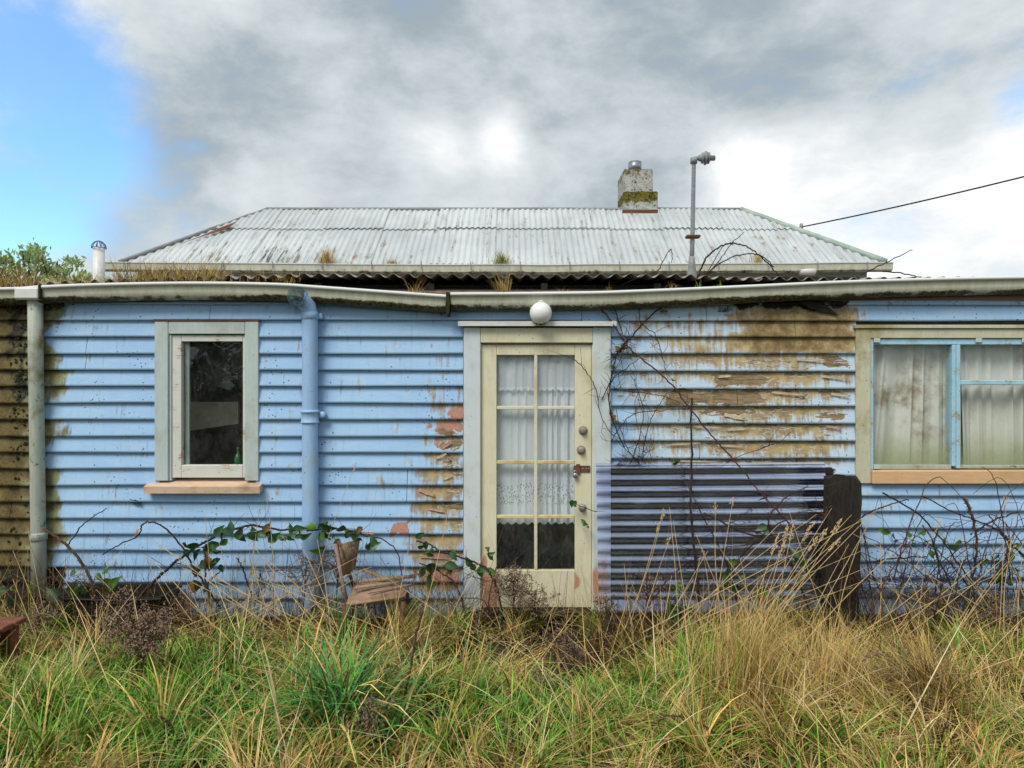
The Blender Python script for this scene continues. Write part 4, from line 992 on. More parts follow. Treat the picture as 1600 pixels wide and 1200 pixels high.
tubm = thing('black_tub', 'black tub half hidden in dead weeds under the small window', 'tub')
a, b = P(98, 930, -.35), P(258, 930, -.35)
def rrect(x0, x1, y0, y1, r, z, n=5):
    o = []
    for cx_, cy_, a0 in ((x1 - r, y1 - r, 0), (x0 + r, y1 - r, 90), (x0 + r, y0 + r, 180), (x1 - r, y0 + r, 270)):
        for k in range(n + 1):
            t = R(a0 + 90 * k / n); o.append((cx_ + r * math.cos(t), cy_ + r * math.sin(t), z))
    return o
rings = [rrect(a.x + .03, b.x - .03, -.40, -.10, .05, -.1), rrect(a.x, b.x, -.42, -.08, .06, a.z - .012), rrect(a.x - .012, b.x + .012, -.43, -.07, .06, a.z - .01), rrect(a.x - .012, b.x + .012, -.43, -.07, .06, a.z + .006), rrect(a.x + .015, b.x - .015, -.40, -.10, .05, a.z + .004), rrect(a.x + .04, b.x - .04, -.38, -.12, .05, a.z - .2)]
mb = MB(); n = len(rings[0]); mb.v = [v for r_ in rings for v in r_]
mb.f = [(i * n + j, i * n + (j + 1) % n, (i + 1) * n + (j + 1) % n, (i + 1) * n + j) for i in range(len(rings) - 1) for j in range(n)] + [tuple((len(rings) - 1) * n + j for j in range(n))]
mb.build('shell', M['black_plastic'], tubm)
MB().tube([P(105, 936, -.44), P(180, 939, -.445), P(252, 936, -.44)], .007, 6).build('rim_wire', M['black_plastic'], tubm)

rb = thing('red_bench', 'end of a reddish timber bench at the left edge of the grass', 'bench')
c = P(-8, 992, -1.15)
xb = c.x
for j in range(3):
    MB().box(xb - 1.3, xb + .004 * j, -1.20 + j * .105, -1.10 + j * .105 - .004, c.z - .012, c.z + .022, .005).build('seat_plank', M['red_timber'], rb)
for xl in (xb - .09, xb - 1.2):
    MB().box(xl, xl + .07, -1.17, -1.10, -.15, c.z - .013, .004).build('leg', M['red_timber'], rb); MB().box(xl, xl + .07, -.99, -.92, -.15, c.z - .013, .004).build('leg', M['red_timber'], rb)
MB().box(xb - 1.25, xb - .02, -1.185, -1.17, c.z - .20, c.z - .013, .003).build('apron', M['red_timber'], rb)

# ------------------------------------------------------------------ vegetation
def blades(base, length, width, az, lean, curl, col, L=4, tipcol=None):
    base = np.asarray(base, float); N = len(base)
    p = base.copy(); hx, hy = np.cos(az), np.sin(az)
    tw = az + math.pi / 2 + NR.normal(0, .6, N); sx, sy = np.cos(tw), np.sin(tw)
    V = np.zeros((N, L + 1, 2, 3)); Cc = np.zeros((N, L + 1, 2, 4)); Cc[..., 3] = 1
    for k in range(L + 1):
        t = k / L
        w = width * (1 - .85 * t ** 1.6) * .5
        V[:, k, 0] = p + np.stack([sx * w, sy * w, 0 * w], -1); V[:, k, 1] = p - np.stack([sx * w, sy * w, 0 * w], -1)
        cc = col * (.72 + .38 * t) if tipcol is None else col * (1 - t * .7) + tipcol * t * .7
        Cc[:, k, :, :3] = cc[:, None, :]
        th = lean + curl * (t + .5 / L) ** 1.3
        st_ = length / L; p = p + np.stack([np.sin(th) * hx * st_, np.sin(th) * hy * st_, np.cos(th) * st_], -1)
        p[:, 2] = np.maximum(p[:, 2], base[:, 2] + .012 + .01 * (k % 3))
    idx = np.arange(N)[:, None] * (2 * (L + 1)) + np.arange(L)[None, :] * 2
    F = np.stack([idx, idx + 1, idx + 3, idx + 2], -1).reshape(-1, 4)
    return V.reshape(-1, 3), F, Cc.reshape(-1, 4)
def join(parts):
    V = []; F = []; Q = []; k = 0
    for v, f, c_ in parts: V.append(v); F.append(f + k); Q.append(c_); k += len(v)
    return np.concatenate(V), np.concatenate(F), np.concatenate(Q)
def pal(N, cols, jit=.22):
    cols = np.array(cols); c_ = cols[NR.integers(0, len(cols), N)]
    return np.clip(c_ * (1 + NR.normal(0, jit, (N, 1))), .005, .9)
STRAW = [(.58, .39, .13), (.48, .30, .09), (.68, .52, .25), (.36, .21, .065), (.52, .40, .11)]
GREEN = [(.10, .27, .02), (.15, .34, .025), (.06, .18, .03), (.21, .34, .03), (.26, .33, .04)]
DEAD = [(.10, .058, .025), (.065, .038, .018), (.14, .085, .035), (.20, .13, .055)]
def photo_uv(x, y):   # where a ground point shows in the photograph, for choosing what grows there
    dd = CD + y; return 800 + x / dd * FP, 600 + (CZ + .06) / dd * FP
def greenness(x, y):
    u, v = photo_uv(x, y)
    e = lambda cx_, cy_, rx, ry, a: a * np.exp(-(((u - cx_) / rx) ** 2 + ((v - cy_) / ry) ** 2))
    gn = .36 + e(120, 1170, 330, 80, .75) + e(250, 1095, 130, 50, .6) + e(900, 1140, 170, 60, .35) + e(1090, 1050, 70, 50, .28) + e(720, 1130, 120, 60, .25) + e(1480, 1040, 100, 40, .2) - e(1250, 1080, 210, 90, .30) - e(600, 1010, 200, 45, .18) - e(1450, 1130, 160, 60, .15)
    return np.clip(gn + (fbm(np.asarray(x) * 1.6, np.asarray(y) * 1.6, 2) - .5) * 1.1, .02, .98)
def dead_and_dark(x, y):  # dead growth; shade in hollows and at the wall foot also coloured in
    u, v = photo_uv(x, y)
    e = lambda cx_, cy_, rx, ry, a: a * np.exp(-(((u - cx_) / rx) ** 2 + ((v - cy_) / ry) ** 2))
    return np.clip(.08 + .42 * np.clip((1035 - v) / 60, 0, 1) + e(180, 1000, 130, 60, .7) + e(880, 1010, 130, 50, .75) + e(1560, 1000, 90, 60, .4) + e(560, 1000, 60, 30, .5) + e(1420, 1120, 120, 60, .35), 0, .95)
gparts = []
def field(N, y0, y1, x0, x1, hmul=1.0):
    y = NR.uniform(y0, y1, N); x = NR.uniform(x0, x1, N)
    hollow = np.exp(-(((x - .38) / .52) ** 2 + ((y + .62) / .36) ** 2)) + np.exp(-(((x + 1.05) / .38) ** 2 + ((y + .55) / .32) ** 2)) + .8 * np.exp(-(((x + 3.0) / .5) ** 2 + ((y + .5) / .3) ** 2))
    keep = NR.random(N) > np.clip((.56 - fbm(x * 3.1 + 7, y * 3.1, 2)) * 5, 0, .80) + .9 * hollow
    x, y = x[keep], y[keep]; N = len(x)
    gn = greenness(x, y); dn = dead_and_dark(x, y)
    z = gz(x, y)
    isg = NR.random(N) < gn; isd = (NR.random(N) < dn) & ~(isg & (NR.random(N) < .35))
    col = np.where(isg[:, None], pal(N, GREEN), pal(N, STRAW)); col = np.where(isd[:, None], pal(N, DEAD), col)
    hf = .6 + .9 * fbm(x * 1.3 + 50, y * 1.3, 2)
    u_, v_ = photo_uv(x, y)
    hf = hf * (1 - .45 * np.clip(dn - .2, 0, 1)) * (1 - .45 * np.exp(-(((u_ - 840) / 75) ** 2)) * (y > -.9)) * np.where(y > -.45, .8, 1)
    ln = NR.gamma(5, .027, N) * hf * hmul + .04
    wd = np.where(isg, NR.uniform(.006, .015, N), NR.uniform(.004, .0095, N))
    flow = fbm(x * .7 + 9, y * .7 + 4, 2) * 4 * math.pi
    az_ = flow + NR.normal(0, 1.0, N)
    lean = np.abs(NR.normal(.15, .30, N)) + np.where(isg, 0, .25); curl = np.abs(NR.normal(.7, .5, N)) * np.where(isg, 1, 1.0)
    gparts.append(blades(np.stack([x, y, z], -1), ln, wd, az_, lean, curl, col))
field(27000, -2.75, -.06, -4.9, 4.9)
field(5000, -2.7, -1.5, .2, 3.0)
field(9000, -5.2, -2.75, -6, 6, .7); field(4000, -2.7, -.1, -6.8, -4.9); field(4000, -2.7, -.1, 4.9, 6.8); field(3500, -9, -5.2, -7, 7, .7)
# tussocks: lodged sheaves radiating from a crown
for k in range(420):
    y = NR.uniform(-2.6, -.12); x = NR.uniform(-4.6, 4.6); n = int(NR.integers(50, 130))
    gn = float(greenness(x, y)); dn = float(dead_and_dark(x, y))
    if dn > .55 and NR.random() < .6: continue
    if math.exp(-(((x - .38) / .5) ** 2 + ((y + .62) / .34) ** 2)) > .35: continue
    t = NR.random() < gn * .9
    az_ = NR.uniform(0, 2 * math.pi, n); rr_ = np.abs(NR.normal(0, .05, n))
    bx_ = x + rr_ * np.cos(az_); by_ = np.minimum(y + rr_ * np.sin(az_), -.04)
    lng = NR.uniform(.16, .44) * (1 if t else 1.1) * NR.uniform(.5, 1.15, n)
    col = pal(n, GREEN if t else STRAW, .18)
    if not t: mixm = NR.random(n) < .2; col[mixm] = pal(int(mixm.sum()), GREEN)
    else: mixm = NR.random(n) < .3; col[mixm] = pal(int(mixm.sum()), STRAW)
    bias = NR.uniform(0, 2 * math.pi)
    gparts.append(blades(np.stack([bx_, by_, gz(bx_, by_)], -1), lng, NR.uniform(.0045, .014 if t else .009, n), az_ * (.35 if not t else .6) + bias, np.abs(NR.normal(.3 if t else NR.uniform(.3, 1.15), .3, n)), NR.uniform(.5, 2.0, n), col, 5))
# long lodged straws lying over everything
n = 2600; x = NR.uniform(-4.6, 4.6, n); y = NR.uniform(-2.5, -.08, n)
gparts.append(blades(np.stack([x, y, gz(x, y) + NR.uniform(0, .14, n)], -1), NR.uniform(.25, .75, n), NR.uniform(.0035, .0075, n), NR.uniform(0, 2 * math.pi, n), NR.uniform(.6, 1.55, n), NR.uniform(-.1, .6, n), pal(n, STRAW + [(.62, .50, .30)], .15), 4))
n = 6000; u_ = np.concatenate([NR.normal(130, 170, n // 2), NR.normal(260, 70, n // 5), NR.normal(900, 110, n // 5), NR.normal(1080, 40, n // 10)]); v_ = np.concatenate([NR.normal(1165, 45, n // 2), NR.normal(1095, 25, n // 5), NR.normal(1150, 40, n // 5), NR.normal(1060, 30, n // 10)])
dd = (CZ + .06) * FP / (np.clip(v_, 985, 1260) - 600); x = (u_ - 800) / FP * dd; y = dd - CD; n = len(x)
gparts.append(blades(np.stack([x, y, gz(x, y) + .04], -1), NR.uniform(.08, .24, n), NR.uniform(.004, .009, n), NR.normal(.4, 1.6, n), NR.uniform(.1, .8, n), NR.uniform(.4, 1.5, n), pal(n, [(.11, .32, .03), (.16, .38, .04), (.08, .25, .03), (.24, .40, .06)]), 4))
n = 4200; x = NR.uniform(-4.8, 4.8, n); y = -np.abs(NR.normal(.12, .30, n)) - .05; kp = ~((np.abs(x - .15) < .42) & (NR.random(n) < .75)); x, y = x[kp], y[kp]; n = len(x)
gparts.append(blades(np.stack([x, y, gz(x, y)], -1), NR.gamma(4, .10, n) + .06, NR.uniform(.0025, .005, n), NR.uniform(0, 6.3, n), np.abs(NR.normal(.25, .35, n)), NR.uniform(-.2, .9, n), pal(n, STRAW[:2] + DEAD + DEAD + [(.16, .09, .06), (.10, .06, .04)]), 4))
V, F, Q = join(gparts)
tag(link('grass', npmesh('grass', V, F, M['grass'], Q)), 'rank mixed green and straw-coloured grass in front of the house', 'grass', kind='stuff')

def clump(name, label, cat, x, y, n, lng, wd, cols, spread=.09, leanm=.25, curlm=.9, zbase=None, bias=None, group=None, L=5, mixc=None, yflat=1.0):
    az_ = NR.uniform(0, 2 * math.pi, n) if bias is None else bias[0] + NR.normal(0, bias[1], n)
    rr_ = np.abs(NR.normal(0, spread, n)); a2 = NR.uniform(0, 2 * math.pi, n)
    bx_ = x + rr_ * np.cos(a2); by_ = y + rr_ * np.sin(a2) * yflat
    zz = gz(bx_, by_) if zbase is None else np.full(n, zbase)
    col = pal(n, cols, .18)
    if mixc: mm_ = NR.random(n) < mixc[1]; col[mm_] = pal(int(mm_.sum()), mixc[0])
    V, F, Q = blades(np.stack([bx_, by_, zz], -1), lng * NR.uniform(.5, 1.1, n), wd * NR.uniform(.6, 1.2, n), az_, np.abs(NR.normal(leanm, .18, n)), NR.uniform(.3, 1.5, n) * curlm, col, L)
    o = link(name, npmesh(name, V, F, M['grass'], Q)); tag(o, label, cat, group); return o
BG = [(.07, .25, .06), (.11, .32, .05), (.05, .18, .05), (.17, .35, .06)]
clump('grass_tussock', 'large lush green grass tussock in the front grass left of the door', 'grass tussock', -.86, -1.75, 560, .66, .017, BG, .17, .22, 1.6, mixc=(STRAW, .24))
clump('grass_tussock', 'lower green tussock in the bottom left corner of the grass', 'grass tussock', -2.35, -1.7, 300, .40, .008, GREEN + BG, .14, .25, 1.3, mixc=(STRAW, .15))
clump('grass_tussock', 'tall upright straw-coloured grass tussock below the plastic sheet', 'grass tussock', 1.28, -1.35, 700, .62, .0045, STRAW, .17, .16, .45, bias=(.3, 1.3), mixc=(GREEN, .14))
clump('grass_tussock', 'drooping dark straw tussock near the right edge of the grass', 'grass tussock', 2.30, -1.55, 800, .55, .004, STRAW + DEAD, .15, .35, 1.5, bias=(2.6, 1.2))
clump('grass_tussock', 'pale straw tussock right of the upright one', 'grass tussock', 1.80, -1.30, 420, .5, .004, STRAW, .14, .2, .7, bias=(.6, 1.3))
clump('grass_tussock', 'green tuft growing against the right foot of the cream door', 'grass tussock', .58, -.20, 200, .26, .005, GREEN, .06, .2, 1.2, mixc=(STRAW, .4))
clump('grass_tussock', 'straw tuft bowed over in front of the broken chair', 'grass tussock', -.62, -.62, 300, .42, .004, STRAW, .12, .3, 1.2, mixc=(GREEN, .25))
clump('grass_tussock', 'tuft at the foot of the pale blue left door surround', 'grass tussock', -.42, -.32, 240, .34, .004, STRAW + GREEN, .08, .3, 1.2)
# tufts on the roof and gutters
RG = 'grass tufts on roof edge'
for px, py, h, n, lab, cols in ((510, 413, .26, 220, 'tall straw tuft growing on the main gutter, left of the roof', STRAW), (783, 413, .20, 240, 'round green tuft growing on the main gutter above the door', STRAW + GREEN), (612, 413, .11, 100, 'low straw tuft on the main gutter between two taller tufts', STRAW), (1185, 410, .16, 120, 'straw tuft on the main gutter under the arched bramble', STRAW), (548, 413, .06, 30, 'tiny tuft on the main gutter beside the tall straw tuft', STRAW + GREEN)):
    b_ = P(px, py, Y1 - .07); clump('roof_grass_tuft', lab, 'grass tuft', b_.x, b_.y, n, h, .006, cols, .06 if h > .08 else .07, .2, .8, b_.z - .01)
for px, py, h, n, lab in ((650, 462, .22, 40, 'wispy dry tuft in the sagging gutter left of the joint'), (785, 455, .24, 70, 'dry tuft sprouting in the gutter above the left of the door'), (880, 457, .09, 14, 'sparse dry wisps in the gutter above the globe lamp'), (1050, 452, .10, 22, 'short dry blades in the gutter left of the mast'), (955, 455, .10, 14, 'few bent dry stems in the gutter right of the lamp'), (450, 444, .12, 20, 'bent dry stems in the gutter above the wire ball')):
    b_ = P(px, py, -.10); clump('gutter_grass_tuft', lab, 'grass tuft', b_.x, b_.y, n, h, .0035, STRAW, .035, .3, 1.0, b_.z - .02)
for px, lab in ((1093, 'bright green sprout in the gutter just right of the mast'), (1125, 'second green sprout in the gutter further right of the mast')):
    b_ = P(px, 450, -.10); clump('gutter_grass_tuft', lab, 'grass tuft', b_.x, b_.y, 10, .09, .006, [(.25, .40, .06), (.2, .33, .05)], .018, .2, .4, b_.z - .02)
gp = []
for (px0, px1, n, h) in ((-60, 60, 1100, .15), (60, 180, 800, .08), (180, 350, 2400, .13), (350, 470, 350, .08), (-470, -60, 1600, .12)):
    px = NR.uniform(px0, px1, n); yy = NR.uniform(-.13, .25, n); x = (px - 800) / FP * (CD + yy)
    pyb = np.array([edge_py(v) for v in px]) + 7; z = CZ + (600 - pyb) / FP * (CD - .06) + np.maximum(yy, 0) * .07 - .02
    gp.append(blades(np.stack([x, yy, z], -1), h * np.minimum(NR.gamma(3, .33, n), 2.0), np.full(n, .004), NR.uniform(0, 6.3, n), np.abs(NR.normal(.3, .4, n)), NR.uniform(.2, 1.5, n), pal(n, STRAW + [(.30, .20, .09), (.20, .13, .05), (.3, .3, .08)], .2), 3))
V, F, Q = join(gp)
tag(link('roof_edge_grass', npmesh('roof_edge_grass', V, F, M['grass'], Q)), 'matted dry grass and moss along the left end of the lean-to roof', 'grass', kind='stuff')
# moss hanging at the far left outlet
mb = MB(); rr = random.Random(21)
for k in range(230):
    px = rr.choice((rr.gauss(30, 22), rr.gauss(85, 12), rr.gauss(-40, 40))); py = rr.uniform(462, 486 - abs(px - 40) * .1); q_ = P(px, py, rr.uniform(-.07, -.03))
    bm = bmesh.new(); bmesh.ops.create_icosphere(bm, subdivisions=1, radius=rr.uniform(.006, .017)); bmesh.ops.scale(bm, vec=(1, .6, rr.uniform(.6, 1.3)), verts=list(bm.verts)); mb.bm(bm, Matrix.Translation(q_))
for k in range(150):
    px = rr.gauss(30, 9); py = rr.uniform(480, 700) if k < 110 else rr.uniform(700, 930); q_ = P(px, py, -.03)
    bm = bmesh.new(); bmesh.ops.create_icosphere(bm, subdivisions=1, radius=rr.uniform(.005, .014)); bmesh.ops.scale(bm, vec=(1, .5, rr.uniform(.6, 1.6)), verts=list(bm.verts)); mb.bm(bm, Matrix.Translation(q_))
tag(mb.build('moss', M['moss_dark']), 'black moss clinging under the leftmost gutter', 'moss', kind='stuff')

# ---- leaves and canes
def leafmesh(m, name='leaf'):
    V = []; n = 5
    prof = [(0, .03), (.14, .30), (.36, .42), (.62, .30), (.84, .11), (1, .0)]
    for t, w in prof:
        V += [(t - 0, -w * .72, .30 * w - .22 * t * t + .03 * math.sin(t * 19)), (t, 0, -.06 * w - .22 * t * t), (t, w * .72, .26 * w - .22 * t * t - .03 * math.sin(t * 17))]
    F = [(i * 3 + j, (i + 1) * 3 + j, (i + 1) * 3 + j + 1, i * 3 + j + 1) for i in range(5) for j in range(2)]
    return npmesh(name, V, F, m, smooth=True)
LEAF = {k: leafmesh(M[k]) for k in ('leaf', 'leaf_light', 'leaf_old')}
lr = random.Random(31)
def leaves(parent, pos, n=3, size=.075, kind='leaf', spread=.03, seed=None):
    for k in range(n):
        q_ = lr.random(); o = link('leaf', LEAF[kind if q_ > .30 else ('leaf_light' if q_ > .10 else 'leaf_old')], parent)
        o.location = Vector(pos) + Vector((lr.uniform(-1, 1), lr.uniform(-.8, .2), lr.uniform(-1, 1))) * spread
        s_ = size * lr.uniform(.6, 1.4); o.scale = (s_, s_, s_)
        # blade faces the open air, drooping
        o.rotation_euler = (R(lr.uniform(40, 110)), R(lr.uniform(-20, 60)), R(lr.uniform(0, 360))) if lr.random() < .35 else (R(90 + lr.uniform(-35, 35)), R(lr.uniform(0, 360)), R(lr.uniform(-35, 35)))
def cane(parent, pts, r0, r1, m='stem_dark', thorns=True, name='cane'):
    P_ = smooth_pts(pts, 7); n = len(P_)
    rad = [r0 + (r1 - r0) * i / (n - 1) for i in range(n)]
    jr = random.Random(int(P_[0].x * 977 + n)); P_ = [p_ + Vector((jr.gauss(0, .003), jr.gauss(0, .003), jr.gauss(0, .003))) for p_ in P_]
    mb = MB(); mb.tube(P_, rad, 6)
    if thorns:
        for i in range(1, n - 1):
            for _ in range(2):
                t = (P_[i + 1] - P_[i]).normalized(); u = Vector((jr.gauss(0, 1), jr.gauss(0, 1), jr.gauss(0, 1))); u = (u - t * u.dot(t)).normalized()
                b_ = P_[i].lerp(P_[i + 1], jr.random()); w = t.cross(u) * rad[i] * .35; e_ = rad[i] * .8 + .006
                mb.add([b_ + t * rad[i] * .6, b_ - t * rad[i] * .6, b_ + w, b_ + u * (e_ + rad[i])], [(0, 2, 3), (2, 1, 3), (1, 0, 3)])
    return mb.build(name, M[m], parent, True)
def CP(lst, y0, y1=None):
    y1 = y0 if y1 is None else y1; n = len(lst) - 1
    return [P(a, b, y0 + (y1 - y0) * i / max(n, 1)) for i, (a, b) in enumerate(lst)]
def twigs(parent, pts, n, ln, m='stem_dark', seed=0, rr0=.0025):
    r_ = random.Random(seed); P_ = smooth_pts(pts, 6); mb = MB()
    for k in range(n):
        b_ = r_.choice(P_); d_ = Vector((r_.gauss(0, 1), r_.gauss(0, .35), r_.gauss(0, 1))).normalized()
        q1 = b_ + d_ * ln * r_.uniform(.3, .6); q2 = q1 + (d_ + Vector((r_.gauss(0, .4), 0, r_.gauss(0, .4)))) * ln * r_.uniform(.2, .6)
        for q_ in (q1, q2): q_.y = min(q_.y, -.035)
        mb.tube([b_, q1, q2], [rr0, rr0 * .7, rr0 * .4], 4)
    return tag(mb.build('twigs', M[m], parent), kind='stuff')

b1 = thing('bramble', 'leafy bramble arching along the boards between the small window and the chair', 'bramble')
main = [(205, 945), (232, 918), (262, 888), (300, 860), (345, 834), (390, 822), (430, 827), (480, 828), (530, 826), (566, 833)]
cane(b1, CP(main, -.30, -.22), .011, .006, 'stem_dark')
cane(b1, CP([(160, 866), (190, 850), (216, 836), (222, 820), (238, 816), (262, 828), (286, 858), (305, 890), (328, 925), (345, 950)], -.18, -.25), .004, .007, 'stem_dark')
cane(b1, CP([(330, 950), (322, 905), (320, 860), (322, 850)], -.3), .008, .005, 'stem_brown')
cane(b1, CP([(318, 925), (330, 905), (345, 893)], -.3), .005, .004, 'stem_brown')
cane(b1, CP([(395, 937), (385, 905), (378, 885), (370, 872)], -.22), .006, .004, 'stem_dark')
cane(b1, CP([(566, 836), (595, 842), (620, 862), (628, 900)], -.22, -.3), .005, .004, 'stem_dark')
for px, py, n, s in ((296, 852, 3, .085), (322, 858, 5, .09), (338, 872, 4, .10), (316, 880, 4, .09), (305, 908, 3, .10), (328, 905, 2, .08), (345, 838, 4, .08), (365, 832, 4, .085), (395, 828, 4, .085), (412, 840, 3, .09), (428, 838, 5, .085), (440, 846, 3, .085), (470, 832, 5, .085), (505, 826, 6, .095), (520, 836, 3, .08), (545, 835, 5, .085), (560, 832, 3, .08), (575, 850, 3, .085), (582, 858, 2, .09), (515, 850, 3, .08)):
    leaves(b1, P(px, py, -.26), n, s, 'leaf', .055)
twigs(b1, CP(main, -.27), 46, .20, 'stem_dark', 201, .002); twigs(b1, CP([(380, 900), (440, 890), (490, 880), (540, 890)], -.3), 50, .24, 'stem_brown', 202, .002)
b2 = thing('bramble', 'bramble stem leaning right at the foot of the left downpipe, with broad green leaves', 'bramble')
cane(b2, CP([(68, 826), (92, 842), (115, 862), (135, 892), (150, 930), (160, 965)], -.22, -.35), .009, .010, 'stem_brown')
cane(b2, CP([(108, 850), (125, 825), (145, 808), (167, 794)], -.2), .005, .003, 'stem_dark')
cane(b2, CP([(120, 980), (112, 930), (120, 905)], -.4), .006, .004, 'stem_brown')
for px, py, n, s in ((115, 905, 2, .11), (140, 925, 4, .12), (160, 920, 2, .11), (150, 905, 2, .08), (105, 940, 3, .12), (168, 887, 1, .10), (20, 920, 3, .08), (40, 918, 2, .07)):
    leaves(b2, P(px, py, -.36), n, s, 'leaf_light' if n < 3 else 'leaf', .05)
b3 = thing('bramble', 'bramble cane bending up across the left foot of the door surround', 'bramble')
cane(b3, CP([(786, 985), (780, 930), (768, 900), (755, 885), (720, 872), (690, 862), (668, 850), (650, 845)], -.38, -.15), .008, .005, 'stem_dark')
cane(b3, CP([(730, 985), (722, 940), (712, 915), (690, 895), (655, 880)], -.32, -.16), .007, .004, 'stem_dark')
cane(b3, CP([(764, 972), (765, 930), (772, 900), (778, 875)], -.3), .005, .003, 'stem_brown')
cane(b3, CP([(775, 985), (757, 940), (726, 935)], -.35), .004, .003, 'stem_dark')
for px, py, n, s in ((655, 850, 3, .06), (672, 862, 4, .07), (666, 888, 4, .09), (700, 890, 3, .09), (752, 884, 4, .075), (735, 888, 2, .075), (768, 870, 2, .07), (760, 872, 1, .07), (675, 902, 2, .09), (700, 858, 2, .07)):
    leaves(b3, P(px, py, -.25), n, s, 'leaf', .045)
twigs(b3, CP([(640, 900), (690, 890), (740, 900), (780, 930)], -.28), 46, .2, 'stem_dark', 203, .002); twigs(b2, CP([(90, 900), (130, 910), (170, 930), (220, 940)], -.4), 50, .22, 'stem_brown', 204, .002)
b4 = thing('bramble', 'bare dark bramble climbing the boards just right of the door', 'bramble')
mains = [[(938, 480), (960, 510), (985, 545), (1012, 568), (1050, 602), (1085, 648), (1120, 690), (1150, 722), (1190, 772), (1230, 815), (1260, 860)],
         [(1036, 478), (1010, 500), (985, 528), (965, 552), (955, 590), (953, 640), (975, 700)], [(998, 482), (1002, 505), (1025, 525), (1036, 560), (1042, 590)],
         [(896, 560), (915, 580), (930, 606), (940, 650), (965, 690), (1000, 722)], [(958, 608), (985, 612), (1022, 616), (1045, 622), (1080, 640)], [(1003, 722), (1010, 680), (1020, 650), (1045, 610)],
         [(960, 480), (972, 520), (980, 530), (970, 560), (958, 580)], [(940, 625), (960, 590), (1000, 560)], [(955, 690), (985, 650), (1040, 640), (1075, 640)], [(1250, 752), (1190, 780), (1150, 812), (1080, 850)], [(1045, 740), (1100, 745), (1150, 715), (1220, 690)], [(1000, 725), (980, 700), (962, 640)], [(985, 725), (1000, 680), (1005, 640), (990, 590)]]
for i, m_ in enumerate(mains):
    cane(b4, CP(m_, -.06 if i != 0 else -.07, -.10 if i not in (0, 9) else -.30), .006 if i in (0, 1) else .0038, .0045 if i < 2 else .002, 'stem_red' if i in (0, 4) else 'stem_dark', i in (0, 1, 4))
    twigs(b4, CP(m_, -.07, -.10), 9 if i else 14, .16, 'stem_dark', i)
cane(b4, CP([(1092, 940), (1086, 870), (1080, 800), (1081, 720), (1080, 660), (1081, 622)], -.32, -.10), .010, .006, 'stem_dark')
twigs(b4, CP([(970, 720), (995, 715), (1015, 705)], -.09), 46, .17, 'stem_dark', 77, .002)
twigs(b4, CP([(960, 560), (972, 545), (985, 530)], -.08), 40, .12, 'stem_dark', 78, .0025)
for px, py, n, s in ((968, 548, 5, .04), (975, 540, 4, .035), (958, 646, 3, .05), (960, 660, 3, .045), (1046, 594, 2, .03), (1040, 488, 3, .04), (960, 575, 3, .035)): leaves(b4, P(px, py, -.07), n, s, 'leaf_old', .03)
for px, py, n, s in ((995, 556, 2, .04), (1055, 724, 3, .045), (912, 820, 4, .045), (890, 778, 1, .05), (900, 786, 2, .04)): leaves(b4, P(px, py, -.10), n, s, 'leaf', .025)
cane(b4, CP([(958, 802), (930, 798), (905, 790), (888, 776)], -.12, -.06), .004, .002, 'stem_dark', False)
twigs(b2, CP([(20, 930), (90, 930), (160, 945), (240, 950), (300, 955)], -.42), 110, .26, 'stem_brown', 301, .0022); twigs(b3, CP([(580, 950), (640, 940), (700, 945), (760, 955)], -.34), 90, .22, 'stem_brown', 302, .002)
b5 = thing('bramble', 'tangled dead brambles under the wide window, right of the rotten post', 'bramble')
br = random.Random(5)
fixed = [[(1506, 778), (1518, 805), (1526, 840), (1524, 880), (1512, 930), (1495, 985)], [(1380, 770), (1430, 800), (1470, 840), (1500, 885), (1530, 925)], [(1600, 870), (1560, 830), (1530, 815), (1490, 800), (1440, 775)],
         [(1640, 900), (1590, 860), (1560, 825), (1545, 805)], [(1335, 815), (1370, 795), (1420, 780)], [(1345, 880), (1400, 872), (1450, 870)], [(1455, 985), (1470, 930), (1466, 880), (1455, 840), (1440, 820)], [(1498, 960), (1480, 900), (1460, 860), (1465, 830)], [(1525, 830), (1555, 812), (1590, 800)], [(1590, 990), (1594, 930), (1590, 890)]]
for i, m_ in enumerate(fixed): cane(b5, CP(m_, -.30 - .1 * (i % 3)), .011 if i == 0 else .006, .007 if i == 0 else .004, 'stem_dark' if i % 3 else 'stem_brown')
for k in range(64):
    x0 = br.uniform(1335, 1680); y0 = br.uniform(900, 985); dx_ = br.gauss(0, 80); hh = br.uniform(60, 190); yb = br.uniform(-.7, -.1)
    cane(b5, [P(x0, y0, yb), P(x0 + dx_ * .4, y0 - hh * .5, yb), P(x0 + dx_ * .9, y0 - hh * .85, yb + .03), P(x0 + dx_ * 1.6, y0 - hh * br.uniform(.6, 1.05), yb + .05)], br.uniform(.002, .005), .0015, br.choice(('stem_dark', 'stem_brown', 'stem_red')), k % 3 == 0)
twigs(b5, CP([(1400, 860), (1450, 850), (1470, 900), (1520, 870), (1570, 900)], -.35), 70, .22, 'stem_dark', 9, .002)
twigs(b5, CP([(1350, 900), (1420, 920), (1480, 940), (1560, 940)], -.4), 70, .2, 'stem_brown', 10, .002)
twigs(b5, CP([(1340, 930), (1420, 900), (1500, 920), (1590, 900), (1640, 920)], -.3), 150, .30, 'stem_dark', 303, .0024)
for px, py, n, s in ((1390, 842, 3, .08), (1432, 842, 3, .09), (1455, 850, 2, .08), (1478, 855, 3, .07), (1506, 838, 2, .06), (1555, 878, 4, .085), (1580, 880, 3, .08), (1570, 905, 3, .085), (1520, 940, 4, .09), (1590, 860, 2, .07), (1540, 945, 3, .08), (1475, 940, 2, .09)): leaves(b5, P(px, py, -.36), n, s, 'leaf' if n != 2 else 'leaf_light', .05)
